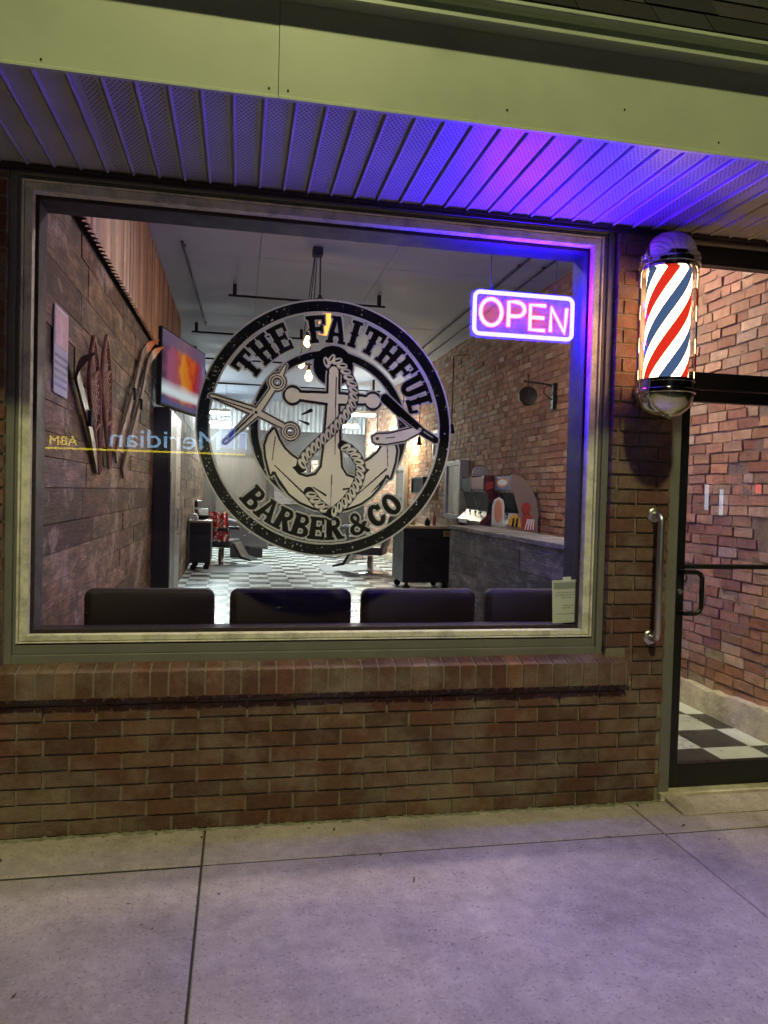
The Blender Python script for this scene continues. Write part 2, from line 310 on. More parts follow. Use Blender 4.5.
# ------------------------------------------------------------------ mesh helpers
class MB:
    def __init__(s): s.v = []; s.f = []; s.c = []; s.m = []; s.uv = {}
    def add(s, vs, fs, col=(1, 1, 1), mi=0):
        o = len(s.v); s.v += [tuple(p) for p in vs]
        for f in fs: s.f.append([o + i for i in f]); s.c.append(col); s.m.append(mi)
        return s
    def box(s, x0, x1, y0, y1, z0, z1, col=(1, 1, 1), mi=0, mat=None, jit=0):
        p = [Vector((x, y, z)) for x in (x0, x1) for y in (y0, y1) for z in (z0, z1)]
        if jit: p = [q + Vector((R.uniform(-jit, jit), R.uniform(-jit, jit), R.uniform(-jit, jit))) for q in p]
        if mat: p = [mat @ q for q in p]
        return s.add(p, [(0, 1, 3, 2), (4, 6, 7, 5), (0, 4, 5, 1), (2, 3, 7, 6), (0, 2, 6, 4), (1, 5, 7, 3)], col, mi)
    def tube(s, pts, r, n=8, closed=False, col=(1, 1, 1), mi=0):
        pts = [Vector(p) for p in pts]; k = len(pts); rs = r if isinstance(r, (list, tuple)) else [r] * k
        ref = None; rings = []
        for i, p in enumerate(pts):
            a = pts[(i - 1) % k] if (closed or i > 0) else p; b = pts[(i + 1) % k] if (closed or i < k - 1) else p
            t = (b - a).normalized()
            if ref is None:
                ref = t.cross(Vector((0, 0, 1)));
                if ref.length < .1: ref = t.cross(Vector((1, 0, 0)))
                ref.normalize()
            ref = (ref - t * ref.dot(t)).normalized(); bi = t.cross(ref)
            rings.append([p + (ref * math.cos(2 * PI * j / n) + bi * math.sin(2 * PI * j / n)) * rs[i] for j in range(n)])
        vs = [q for rg in rings for q in rg]; fs = []
        for i in range(k if closed else k - 1):
            i2 = (i + 1) % k
            for j in range(n): fs.append((i * n + j, i * n + (j + 1) % n, i2 * n + (j + 1) % n, i2 * n + j))
        if not closed: fs += [tuple(range(n))[::-1], tuple((k - 1) * n + j for j in range(n))]
        return s.add(vs, fs, col, mi)
    def lathe(s, prof, c, n=24, axis='z', col=(1, 1, 1), mi=0):
        vs = []; fs = []
        for (r, h) in prof:
            for j in range(n):
                a = 2 * PI * j / n; x, y = r * math.cos(a), r * math.sin(a)
                q = {'z': (x, y, h), 'y': (x, h, y), 'x': (h, x, y)}[axis]
                vs.append((c[0] + q[0], c[1] + q[1], c[2] + q[2]))
        for i in range(len(prof) - 1):
            for j in range(n): fs.append((i * n + j, i * n + (j + 1) % n, (i + 1) * n + (j + 1) % n, (i + 1) * n + j))
        fs.append(tuple(range(n))[::-1]); fs.append(tuple((len(prof) - 1) * n + j for j in range(n)))
        return s.add(vs, fs, col, mi)
    def prism(s, poly, axis, a, b, col=(1, 1, 1), mi=0, mat=None):
        """poly of 2-D points extruded between a and b along axis"""
        def p3(u, v, w): return {'x': (w, u, v), 'y': (u, w, v), 'z': (u, v, w)}[axis]
        k = len(poly); vs = [Vector(p3(u, v, a)) for u, v in poly] + [Vector(p3(u, v, b)) for u, v in poly]
        if mat: vs = [mat @ q for q in vs]
        fs = [tuple(range(k)), tuple(range(2 * k - 1, k - 1, -1))] + [(i, (i + 1) % k, k + (i + 1) % k, k + i) for i in range(k)]
        return s.add(vs, fs, col, mi)
    def build(s, name, mats, parent=None, smooth=False, bevel=0, label=None):
        off = Vector((0, 0, 0))
        q = parent
        while q is not None: off += Vector(q.get('_loc', (0, 0, 0))) if '_loc' in q else Vector((0, 0, 0)); q = q.parent
        me = bpy.data.meshes.new(name)
        me.from_pydata([tuple(Vector(p) - off) for p in s.v], [], s.f)
        for m in (mats if isinstance(mats, (list, tuple)) else [mats]): me.materials.append(m)
        me.polygons.foreach_set('material_index', s.m)
        ca = me.color_attributes.new('col', 'FLOAT_COLOR', 'CORNER')
        buf = np.empty((len(me.loops), 4), np.float32); i = 0
        for f, c in zip(s.f, s.c): buf[i:i + len(f), :3] = c; buf[i:i + len(f), 3] = 1; i += len(f)
        ca.data.foreach_set('color', buf.ravel())
        me.update()
        import bmesh
        bm = bmesh.new(); bm.from_mesh(me); bmesh.ops.recalc_face_normals(bm, faces=bm.faces); bm.to_mesh(me); bm.free()
        if smooth:
            me.polygons.foreach_set('use_smooth', [True] * len(me.polygons)); me.set_sharp_from_angle(angle=math.radians(40))
        o = bpy.data.objects.new(name, me); COL.objects.link(o)
        if parent: o.parent = parent
        if bevel:
            b = o.modifiers.new('bevel', 'BEVEL'); b.width = bevel; b.segments = 2; b.limit_method = 'ANGLE'; b.angle_limit = math.radians(40)
        if label: o['label'] = label
        return o
def tag(o, label, cat, group=None, kind=None):
    o['label'] = label; o['category'] = cat
    if group: o['group'] = group
    if kind: o['kind'] = kind
    return o
def thing(name, label, cat, loc, group=None):
    o = bpy.data.objects.new(name, None); COL.objects.link(o); o.location = loc; o['_loc'] = list(loc)
    o.empty_display_size = .1
    return tag(o, label, cat, group)
def copy_tree(o, loc, label, group=None):
    c = o.copy(); COL.objects.link(c); c.location = loc; c['_loc'] = list(loc); c['label'] = label
    if group: c['group'] = group
    for ch in list(o.children):
        d = ch.copy(); COL.objects.link(d); d.parent = c
        for gch in list(ch.children):
            e = gch.copy(); COL.objects.link(e); e.parent = d
    return c
def struct(o): o['kind'] = 'structure'; return o
def arc(cx, cy, r, a0, a1, n=8): return [(cx + r * math.cos(a0 + (a1 - a0) * i / n), cy + r * math.sin(a0 + (a1 - a0) * i / n)) for i in range(n + 1)]
def rrect(x0, x1, y0, y1, r, n=6):
    return arc(x1 - r, y1 - r, r, 0, PI / 2, n) + arc(x0 + r, y1 - r, r, PI / 2, PI, n) + arc(x0 + r, y0 + r, r, PI, 1.5 * PI, n) + arc(x1 - r, y0 + r, r, 1.5 * PI, 2 * PI, n)
def jc(c, k):
    f = 1 + R.uniform(-k, k); return tuple(max(.004, x * f * (1 + R.uniform(-k, k) * .25)) for x in c)

# ------------------------------------------------------------------ ground
GX = [-7.15, -5.2, -3.25, -1.3, .648, 2.60, 4.55, 6.5, 8.45]
sw = MB()
def slab(x0, x1, y0, y1, gap=.004):
    x0 += gap; x1 -= gap; y0 += gap; y1 -= gap; e = .004; z0 = -.02; dz = R.uniform(-.002, .002)
    n1, n2 = 10, 10
    top = [(x0 + e, y0 + e, dz), (x1 - e, y0 + e, dz), (x1 - e, y1 - e, dz), (x0 + e, y1 - e, dz)]
    bot = [(x0, y0, z0), (x1, y0, z0), (x1, y1, z0), (x0, y1, z0)]
    mid = [(x0, y0, dz - e), (x1, y0, dz - e), (x1, y1, dz - e), (x0, y1, dz - e)]
    sw.add(top + mid + bot, [(0, 1, 2, 3)] + [(i, 4 + i, 4 + (i + 1) % 4, (i + 1) % 4) for i in range(4)] + [(4 + i, 8 + i, 8 + (i + 1) % 4, 4 + (i + 1) % 4) for i in range(4)])
for i in range(len(GX) - 1):
    for (a, b) in ((-.312, .012), (-2.25, -.312), (-4.05, -2.25)):
        if i == 5 and a == -.312: continue
        slab(GX[i], GX[i + 1], a + (.004 if b > 0 else 0), b - (.004 if a == -2.25 else 0))
slab(2.60, 4.55, -.312, .02)
# sloped apron in front of the door
sw.add([(2.79, -.17, .004), (4.4, -.17, .004), (4.4, .03, .028), (2.79, .03, .028), (2.79, -.17, -.01), (4.4, -.17, -.01), (4.4, .03, -.01), (2.79, .03, -.01)],
       [(0, 1, 2, 3), (0, 4, 5, 1), (3, 2, 6, 7), (0, 3, 7, 4), (1, 5, 6, 2)])
struct(sw.build('sidewalk', M['concrete'], bevel=0))
b = MB(); b.box(-40, 40, -4.05, .3, -.3, -.0055); struct(b.build('ground', M['joint']))
b = MB(); b.box(-40, 40, -4.25, -4.055, -.25, -.004); struct(b.build('kerb', M['kerb'], bevel=.02))
b = MB(); b.add([(-200, -60, -.14), (200, -60, -.14), (200, -4.2, -.14), (-200, -4.2, -.14)], [(0, 1, 2, 3)]); struct(b.build('road', M['asphalt']))
b = MB(); b.box(-40, 40, -19.8, -16.4, -.3, -.01); struct(b.build('far_pavement', M['kerb'], bevel=.02))

# crumbled mortar along the wall foot
b = MB()
x = -1.2
while x < 2.78:
    w = R.uniform(.008, .04); h = R.uniform(.003, .011); d = R.uniform(.005, .024) * R.choice([.5, 1, 1])
    k = 7
    pts = [(x + w * math.cos(2 * PI * j / k) * R.uniform(.7, 1.1), -.004 - d * .5 + d * .8 * math.sin(2 * PI * j / k) * R.uniform(.6, 1.1), 0.0) for j in range(k)]
    b.add(pts + [(x, -.003 - d * .3, h)], [(j, (j + 1) % k, k) for j in range(k)])
    x += w * R.uniform(.5, 1.3)
tag(b.build('crumbled_mortar', M['dirt']), 'crumbled mortar and moss along the foot of the brick wall', 'debris', kind='stuff')
# dry litter
b = MB()
for i in range(150):
    x = R.uniform(-.6, 3.4); y = -abs(R.gauss(0, .5)) - .03; sz = R.choice([.0015, .002, .002, .003, .003, .004, .007, .010])
    a = R.uniform(0, 6.28); L_ = R.uniform(1, 2.6); k = 6; pts = []
    for j in range(k):
        u, w_ = sz * L_ * math.cos(2 * PI * j / k) * R.uniform(.5, 1.2), sz * .6 * math.sin(2 * PI * j / k) * R.uniform(.4, 1.3)
        pts.append((x + u * math.cos(a) - w_ * math.sin(a), y + u * math.sin(a) + w_ * math.cos(a), .0025 + R.uniform(0, sz * .5)))
    b.add(pts + [(x, y, .003 + sz * .5)], [(j, (j + 1) % k, k) for j in range(k)])
tag(b.build('litter', M['leaf']), 'scattered specks of dry leaf and grit on the sidewalk', 'litter', kind='stuff')

# ------------------------------------------------------------------ the shop building
shop = thing('brick_shop_building', 'brown brick shop front with a big window, vented soffit and black glass door', 'building', (1.3, .3, 0))
BL, BC = .2032, .0677
X0, X1 = -1.42, 2.765
OX0, OX1, OZ0, OZ1 = -.165, 2.462, .545, 2.72
bk = MB()
fcol = [(.142, .059, .038), (.124, .055, .037), (.148, .061, .038), (.134, .052, .036), (.114, .054, .041), (.166, .078, .044)]
def brickrow(mb, x0, x1, z, h, off, y, depth, palette, L=BL, joint=.0105, jit=.0016, k=.15, axis='x', miss=0., yj=.0025):
    x = x0 - off
    while x < x1:
        a, c = max(x + joint / 2, x0), min(x + L - joint / 2, x1); x += L
        if c - a < .02: continue
        if miss and R.random() < miss: continue
        o = R.uniform(-yj, yj); col = jc(R.choice(palette), k)
        if axis == 'x': mb.box(a, c, y + o, y + depth, z + joint / 2, z + h - joint / 2, col, jit=jit)
        else: mb.box(y - o * 1.0, y + depth, a, c, z + joint / 2, z + h - joint / 2, col, jit=jit)
row = 0
while row * BC < 3.4:
    z = row * BC; off = (-X0 % BL) if row % 2 == 1 else ((-X0 + BL / 2) % BL)
    # the joint grid is anchored at x = 0 for odd rows (8th course counts as row 7)
    z1 = z + BC
    if z1 <= OZ0 + .03: brickrow(bk, X0, X1, z, BC, (-(-X0) % BL) and (BL - (-X0 % BL)) if row % 2 else (BL - ((-X0 + BL / 2) % BL)), 0, .09, fcol)
    else:
        brickrow(bk, X0, OX0, z, BC, BL - ((-X0 + (0 if row % 2 else BL / 2)) % BL), 0, .09, fcol)
        brickrow(bk, OX1 if z > .69 else 2.566, X1, z, BC, BL * .35 if row % 2 else BL * .85, 0, .09, fcol)
    row += 1
# thin split course under the sill
brickrow(bk, X0, 2.56, .5416, .033, .1, .0, .09, fcol)
wall = bk.build('brick_wall', M['brick'], shop)
mo = MB()
mo.box(X0, X1 - .004, .009, .10, 0, .575); mo.box(X0, OX0, .009, .10, .575, 3.4); mo.box(OX1 + .004, X1 - .004, .009, .10, .575, 3.4)
mo.box(OX0, OX1 + .004, .012, .10, 2.725, 3.4)
mo.build('mortar', M['mortar'], wall)
# rowlock sill
sl = MB(); x = X0
while x < 2.55:
    w = .0735; col = jc(R.choice(fcol), .25)
    a, c = x + .004, min(x + w - .004, 2.562); t = R.uniform(-.002, .002)
    sl.prism([(-.048 + t, .578), (.03, .578), (.06, .708), (.05, .712), (-.045 + t, .684)], 'x', a, c, col)
    x += w
sill = sl.build('window_sill', M['brick'], shop, bevel=.002)
b = MB(); b.prism([(-.041, .581), (.03, .581), (.058, .704), (.05, .707), (-.040, .679)], 'x', X0, 2.558)
x = X0
while x < 2.55:   # mortar droppings under the sill
    b.lathe([(.001, .5), (.010, .51), (.012, .525), (.002, .53)], (x + .036, -.004, .052), 6); x += .0735 if R.random() < .8 else .147
b.build('mortar', M['mortar'], sill)
# backing shell of the front wall (inside face) round the openings
b = MB()
b.box(-1.4, 2.80, .10, .27, 0, .70); b.box(-1.4, -.145, .10, .27, .70, 3.9); b.box(2.44, 2.80, .10, .27, .70, 3.9)
b.box(-.145, 2.44, .10, .27, 2.70, 3.9); b.box(2.80, 4.6, .12, .27, 2.70, 3.9); b.box(3.84, 4.6, .12, .27, 0, 2.70)
b.build('inner_wall', M['plaster'], shop)
# brick right of the door
bk = MB(); row = 0
while row * BC < 3.4:
    z = row * BC
    brickrow(bk, 3.90 if z < 2.66 else 2.77, 6.0, z, BC, 0 if row % 2 else BL / 2, 0, .09, fcol); row += 1
w2 = bk.build('brick_wall', M['brick'], shop)
b = MB(); b.box(3.905, 6.0, .006, .118, 0, 2.70); b.box(2.77, 6.0, .006, .118, 2.70, 3.4); b.build('mortar', M['mortar'], w2)

# soffit: ribbed sheet hung level under the eave
b = MB(); SX0, SX1, SY0, SY1, SZ = -1.6, 6.0, -.755, .0, 2.702
prof = []
x = SX0
while x < SX1:
    prof += [(x + .004, SZ), (x + .005, SZ + .008), (x + .010, SZ + .008), (x + .011, SZ - .007), (x + .014, SZ - .010), (x + .018, SZ - .010), (x + .021, SZ - .007), (x + .022, SZ), (x + .1, SZ)]
    x += .1
vs = [(px, SY0, pz) for px, pz in prof] + [(px, SY1, pz) for px, pz in prof]; k = len(prof)
b.add(vs, [(i, i + 1, k + i + 1, k + i) for i in range(k - 1)])
b.build('soffit', M['soffit'], shop)
b = MB(); b.box(SX0, SX1, -.022, -.002, SZ - .016, SZ - .006); b.box(SX0, SX1, -.012, -.003, SZ - .03, SZ - .016); b.build('soffit_channel', M['jambwood'], shop)
b = MB(); b.box(SX0, SX1, SY0, .0, SZ + .012, SZ + .03); b.build('soffit_deck', M['blackp'], shop)
# fascia panels
for i, (a, c) in enumerate(((-1.6, .8535), (.8555, 6.0))):
    b = MB(); t = .0015 if i else 0
    b.prism([(-.757 - t, 2.684), (-.772 - t, 2.684), (-.772 - t, 2.692), (-.766 - t, 2.697), (-.766 - t, 3.06), (-.757 - t, 3.06)], 'x', a, c)
    f = b.build('fascia', M['fascia'], shop)
    for nx, nz in (((.15, 2.712), (.825, 2.715)) if i == 0 else ((.885, 2.714), (1.62, 2.745), (2.05, 2.80), (2.42, 2.73))):
        n = MB(); n.lathe([(.0005, -.0045), (.003, -.003), (.0035, 0)], (nx, -.766 - t, nz), 8, 'y')
        n.build('nail', M['blackp'], f)
# gutter edge and steep shingled roof
b = MB()
b.prism([(-.768, 2.992), (-.826, 2.984), (-.832, 2.987), (-.832, 2.999), (-.826, 3.003), (-.808, 3.010), (-.804, 3.040), (-.812, 3.046), (-.836, 3.048), (-.840, 3.052), (-.840, 3.063), (-.832, 3.066), (-.768, 3.066)], 'x', -1.6, 6.0)
b.build('gutter', M['gutter'], shop, smooth=False)
b = MB(); ang = math.radians(58); rr = 0
cs, sn = math.cos(ang), math.sin(ang)
b.add([(-1.6, -.815, 3.06), (6, -.815, 3.06), (6, -.815 + 2.2 * cs, 3.06 + 2.2 * sn), (-1.6, -.815 + 2.2 * cs, 3.06 + 2.2 * sn)], [(0, 1, 2, 3)], (.02, .02, .022))
while rr < 17:
    s0 = rr * .12; x = -1.6 - (rr % 2) * .15
    while x < 6:
        w = R.uniform(.16, .32); c = jc((.026, .026, .029), .4); t = .006 + R.uniform(0, .003)
        p = []
        for dx in (0.002, w - .002):
            for (s, h) in ((s0, t + .006), (s0, .003), (s0 + .13, .002), (s0 + .13, t)):
                p.append((min(6, x + dx), -.825 + s * cs - h * sn, 3.065 + s * sn + h * cs))
        b.add(p, [(0, 1, 2, 3), (7, 6, 5, 4), (0, 4, 5, 1), (0, 3, 7, 4), (3, 2, 6, 7)], c); x += w
    rr += 1
b.build('roof', M['shingle'], shop)
b = MB(); b.box(-1.4, 6, .27, 16.2, 3.70, 3.95); b.build('flat_roof', M['blackp'], shop)

# window: stepped metal frame > paint trim, inner lining, pane
def ring(mb, ox0, ox1, oz0, oz1, ix0, ix1, iz0, iz1, y0, y1):
    mb.box(ox0, ix0, y0, y1, oz0, oz1); mb.box(ix1, ox1, y0, y1, oz0, oz1)
    mb.box(ix0, ix1, y0, y1, oz0, iz0); mb.box(ix0, ix1, y0, y1, iz1, oz1)
b = MB()
ring(b, -.165, 2.460, .704, 2.698, -.135, 2.428, .742, 2.678, .034, .075)
ring(b, -.135, 2.428, .742, 2.678, -.121, 2.414, .782, 2.668, .047, .078)
win = b.build('shop_window', M['frame'], shop, bevel=.003)
b = MB()
ring(b, -.121, 2.408, .788, 2.664, -.112, 2.398, .794, 2.657, .040, .07)
ring(b, -.110, 2.396, .796, 2.655, -.080, 2.362, .820, 2.620, .049, .094)
b.build('trim', M['trim'], win, bevel=.003)
b = MB()
ring(b, -.145, 2.44, .72, 2.69, -.066, 2.352, .836, 2.606, .0965, .1045)
ring(b, -.145, 2.44, .72, 2.69, -.078, 2.362, .815, 2.612, .115, .275)
b.box(-.10, 2.39, .265, .33, .785, .812)
b.build('inner_lining', M['jambwood'], win, bevel=.002)
b = MB(); b.box(-.10, 2.39, .106, .112, .79, 2.65); pane = b.build('pane', M['glass'], win)

# door in its metal jambs
b = MB()
b.box(2.770, 2.828, .02, .11, .0, 2.69); b.box(3.805, 3.86, .02, .11, 0, 2.69); b.box(2.828, 3.805, .02, .11, 2.672, 2.695)
b.build('door_jamb', M['frame'], shop, bevel=.003)
b = MB()
b.box(2.829, 3.804, .045, .10, 2.582, 2.671); b.box(2.829, 3.804, .045, .10, 1.985, 2.066); b.box(2.829, 2.86, .05, .10, 2.066, 2.582); b.box(3.77, 3.804, .05, .10, 2.066, 2.582)
tr = b.build('transom_frame', M['blackmetal'], shop, bevel=.003)
b = MB(); b.box(2.86, 3.77, .072, .078, 2.066, 2.582); b.build('pane', M['doorglass'], tr)
b = MB()
b.box(2.832, 2.894, .055, .10, .036, 1.981); b.box(3.722, 3.800, .055, .10, .036, 1.981)
b.box(2.894, 3.722, .057, .098, .036, .150); b.box(2.894, 3.722, .057, .098, 1.925, 1.981)
door = b.build('door', M['blackmetal'], shop, bevel=.003)
b = MB(); b.box(2.89, 3.725, .075, .081, .148, 1.93); b.build('pane', M['doorglass'], door)
b = MB(); b.tube([(2.87, .055, 1.10), (2.87, .01, 1.10), (2.925, .005, 1.10), (2.945, .004, 1.09), (2.955, .004, 1.07), (2.955, .004, .93), (2.945, .004, .91), (2.925, .005, .90), (2.87, .01, .90), (2.87, .055, .90)], .0115, 10)
b.build('pull_handle', M['blackmetal'], door, smooth=True)
b = MB(); b.tube([(2.90, .14, 1.115), (3.73, .14, 1.115)], .013, 10); b.box(2.875, 2.905, .10, .155, 1.09, 1.14); b.box(3.725, 3.755, .10, .155, 1.09, 1.14)
b.build('push_bar', M['blackmetal'], door)
b = MB(); b.lathe([(.001, -.006), (.012, -.005), (.015, 0)], (2.872, .055, 1.0), 14, 'y'); b.build('lock', M['steel'], door, smooth=True)
b = MB(); b.box(2.77, 3.86, -.01, .27, .002, .034); b.build('threshold', M['plinth'], shop)

# stainless grab bar on the brick pier
t = thing('grab_bar', 'stainless steel grab bar screwed upright on the brick pier left of the door', 'grab bar', (2.69, 0, .79))
b = MB()
pts = [(2.686, .0, 1.372), (2.686, -.035, 1.372)] + [(2.686, -.035 - .03 * math.sin(a), 1.342 + .03 * math.cos(a)) for a in (.3, .7, 1.1, 1.57)] + [(2.686, -.065 + 0, .82)] + [(2.686, -.035 - .03 * math.cos(a), .82 - .03 * math.sin(a)) for a in (.5, .9, 1.3, 1.57)] + [(2.686, 0, .79)]
b.tube(pts, .016, 12); b.build('rail', M['steel'], t, smooth=True)
for z in (1.372, .79):
    b = MB(); b.lathe([(.018, -.012), (.030, -.010), (.036, -.004), (.037, -.001)], (2.686, 0, z), 22, 'y'); b.build('flange', M['steel'], t, smooth=True)

# barber pole
PX, PY, PZ = 2.602, -.19, 1.80
t = thing('barber_pole', 'lit barber pole with red white and blue stripes on the brick pier', 'barber pole', (PX, PY, PZ))
def L(prof, nm, mat, n=36): bb = MB(); bb.lathe(prof, (PX, PY, PZ), n); return bb.build(nm, mat, t, smooth=True)
L([(.094, .165), (.094, .665)], 'striped_cylinder', M['stripes'], 48)
gl = MB(); n = 48
gv = [(PX + .117 * math.cos(2 * PI * j / n), PY + .117 * math.sin(2 * PI * j / n), PZ + z) for z in (.16, .67) for j in range(n)]
gl.add(gv, [(j, (j + 1) % n, n + (j + 1) % n, n + j) for j in range(n)]); gl.build('glass_tube', M['tubeglass'], t, smooth=True)
L([(.003, 0), (.03, .003), (.07, .02), (.104, .052), (.119, .092), (.121, .108), (.128, .112), (.128, .126), (.121, .130), (.121, .158), (.124, .160), (.124, .172), (.112, .174)], 'base_bowl', M['chrome'])
tc_ = L([(.112, .648), (.124, .650), (.124, .660), (.117, .664), (.131, .670), (.132, .684), (.121, .689), (.128, .696), (.128, .712), (.116, .717), (.113, .735), (.105, .762), (.086, .790), (.056, .810), (.025, .818), (.003, .82)], 'top_dome', M['chrome'])
b = MB()
for a in (152, -28, 62):
    x, y = PX + .119 * math.cos(math.radians(a)), PY + .119 * math.sin(math.radians(a)); b.tube([(x, y, PZ + .165), (x, y, PZ + .66)], .0045, 8)
b.build('side_rod', M['chrome'], t, smooth=True)
b = MB(); b.box(PX - .05, PX + .05, PY + .08, -.001, PZ + .11, PZ + .16); b.box(PX - .05, PX + .05, PY + .08, -.001, PZ + .655, PZ + .70); b.box(PX - .035, PX + .035, -.012, -.001, PZ + .08, PZ + .76)
b.build('wall_bracket', M['steelside'], t, bevel=.003)

# ------------------------------------------------------------------ interior shell
FZ = .05
b = MB(); b.box(-.3, 4.2, .27, 15.3, FZ - .2, FZ); b.box(2.80, 3.86, .10, .272, FZ - .2, FZ - .002)
struct(b.build('floor', M['checker']))
b = MB(); CZ = 3.62
yy = .27
while yy < 15.2:
    y2 = min(yy + 1.22, 15.25)
    for xx in (-.3, .9, 2.1, 3.3): b.box(xx + .002, min(xx + 1.198, 4.2), yy + .002, y2 - .002, CZ + R.uniform(0, .003), CZ + .06)
    yy += 1.22
struct(b.build('ceiling', M['ceil']))
# left wall planks
b = MB(); z = FZ; XL = -.10
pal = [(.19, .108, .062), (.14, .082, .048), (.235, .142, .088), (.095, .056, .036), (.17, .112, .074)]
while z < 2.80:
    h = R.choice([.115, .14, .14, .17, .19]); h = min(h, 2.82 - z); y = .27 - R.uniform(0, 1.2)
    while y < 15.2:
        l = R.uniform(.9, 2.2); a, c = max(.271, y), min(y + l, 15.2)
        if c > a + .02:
            o = R.uniform(0, .009); b.box(XL - .02, XL + o, a + .0015, c - .0015, z + .002, z + h - .002, jc(tuple(q * (1 if a < 5.5 else .6) for q in R.choice(pal)), .25), jit=.0008)  # shade put into the colour: far planks dimmed against the strip lights
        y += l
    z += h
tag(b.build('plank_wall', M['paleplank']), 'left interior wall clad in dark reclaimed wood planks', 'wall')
b = MB(); b.box(-.3, XL - .022, .27, 15.3, 0, 3.7); tag(b.build('backing_wall', M['plaster']), 'dark plaster strip of wall above the planks at the left', 'wall')
# corrugated sheet above the planks
b = MB(); vs = []; n = 0; y = .28
while y < 6.9:
    vs.append((-.048 + .017 * math.sin(y / .076 * 2 * PI), y)); y += .0095
k = len(vs)
for i in range(k - 1):
    if i % 4 == 0: rc_ = jc(R.choice([(.52, .32, .17), (.40, .22, .11), (.60, .40, .23), (.30, .155, .08)]), .25)
    (x, y), (x2, y2) = vs[i], vs[i + 1]
    b.add([(x, y, 2.80), (x2, y2, 2.80), (x2, y2, CZ - .003), (x, y, CZ - .003)], [(0, 1, 2, 3)], rc_)
b.add([(x - .003, y, 2.80) for x, y in vs] + [(x - .003, y, CZ - .003) for x, y in vs], [(i, i + 1, k + i + 1, k + i) for i in range(k - 1)], (.3, .17, .09))
tag(b.build('corrugated_panel', M['rust']), 'rusty corrugated iron sheeting above the plank wall', 'wall panel')
# right brick wall
b = MB(); XR = 3.85
rp = [(.50, .25, .150), (.45, .22, .135), (.54, .32, .20), (.38, .17, .11), (.56, .39, .27), (.48, .25, .155), (.52, .29, .185), (.33, .15, .10)]
row = 0; z = .20; h = .068
holes = [(R.uniform(.3, 4), R.uniform(.5, 3), R.uniform(.06, .14)) for _ in range(7)] + [(1.0, 1.75, .15), (.62, 2.0, .12)]
while z < CZ:
    y = .27 - R.uniform(0, .2); zj = R.uniform(-.003, .003)
    while y < 15.1:
        l = R.choice([.19, .195, .185, .10]) if row % 5 == 4 else R.choice([.19, .197, .186, .186, .10])
        a, c = max(.271, y + .006), min(y + l - .006, 15.1); y += l
        if c - a < .02: continue
        pr_ = R.uniform(-.003, .006)
        cy, cz = (a + c) / 2, z + h / 2
        if any(((cy - u) ** 2 + (cz - w) ** 2) < q * q and R.random() < .6 for u, w, q in holes): pr_ = -.02
        if cy > 6 and R.random() < .35: col = jc((.50, .37, .27), .2)
        else: col = jc(R.choice(rp), .2)
        b.box(XR - pr_ - .005, XR + .05, a, c, z + .005 + zj, z + h - .006 + zj, col, jit=.004)
    z += h; row += 1
rw = tag(b.build('brick_party_wall', M['inbrick']), 'right interior wall of rough old reddish brick', 'wall')
b = MB()
ny, nz = 300, 60    # mortar bed as an uneven sheet
vs = [(XR + .002 + R.uniform(-.005, .004), .27 + (15.1 - .27) * i / ny, .16 + (CZ - .16) * j / nz) for i in range(ny + 1) for j in range(nz + 1)]
b.add(vs, [(i * (nz + 1) + j, (i + 1) * (nz + 1) + j, (i + 1) * (nz + 1) + j + 1, i * (nz + 1) + j + 1) for i in range(ny) for j in range(nz)])
b.build('mortar', M['inmortar'], rw, smooth=True)
b = MB(); ny = 240; rows_ = []
for i in range(ny + 1):
    y = .27 + 14.8 * i / ny; t_ = .205 + .014 * math.sin(y * 3.1) + R.uniform(-.010, .012)
    rows_ += [(XR - .065, y, FZ - .05), (XR - .062 + R.uniform(-.004, .004), y, t_ - .05), (XR - .045 + R.uniform(-.008, .008), y, t_), (XR + .01, y, t_ + .012)]
b.add(rows_, [(i * 4 + j, (i + 1) * 4 + j, (i + 1) * 4 + j + 1, i * 4 + j + 1) for i in range(ny) for j in range(3)])
b.build('plinth', M['plinth'], rw, smooth=True)
b = MB(); b.box(XR + .052, 4.25, .27, 15.3, 0, 3.7); b.build('wall_core', M['plaster'], rw)
# back wall
YB = 15.2
bw = MB(); x = -.3
while x < 4.2:
    w = R.choice([.12, .15, .18]); c = jc((.052, .038, .028) if x < 1.6 else (.032, .030, .029), .25)
    bw.box(x + .002, min(x + w, 4.2) - .002, YB + R.uniform(0, .006), YB + .06, FZ, 2.32, c); x += w
bwall = bw.build('back_wall', M['backwood']); tag(bwall, 'far back wall of dark timber panelling under pale corrugated steel', 'wall')
b = MB(); b.box(-.3, 4.2, YB + .01, YB + .1, 2.32, 3.0); b.box(-.3, 4.2, YB + .065, YB + .1, 0, 2.32); b.build('dark_band', M['plaster'], bwall)
b = MB(); vs = []; x = -.3
while x < 4.2: vs.append((x, YB - .02 + .018 * math.sin(x / .11 * 2 * PI))); x += .0138
k = len(vs); b.add([(x, y, 2.90) for x, y in vs] + [(x, y, CZ) for x, y in vs], [(i, i + 1, k + i + 1, k + i) for i in range(k - 1)])
b.build('corrugated_cladding', M['whitecorr'], bwall, smooth=True)
b = MB(); b.box(.31, 1.28, YB - .03, YB - .003, FZ, 2.2, (.10, .078, .06)); b.box(1.28, 1.40, YB - .05, YB - .003, FZ, 2.25, (.07, .05, .04)); b.box(.2, .31, YB - .05, YB - .003, FZ, 2.25, (.09, .07, .055))
b.build('door', M['backwood'], bwall)
b = MB(); b.box(-.29, -.18, YB - .02, YB - .004, 1.52, 1.64); b.build('switch_plate', M['white'], bwall, bevel=.004)
b = MB(); b.box(2.5, 3.3, YB - .03, YB - .003, 1.0, 2.2); b.box(1.6, 2.4, YB - .03, YB - .003, 1.1, 2.1); b.build('window', M['steelside'], bwall)

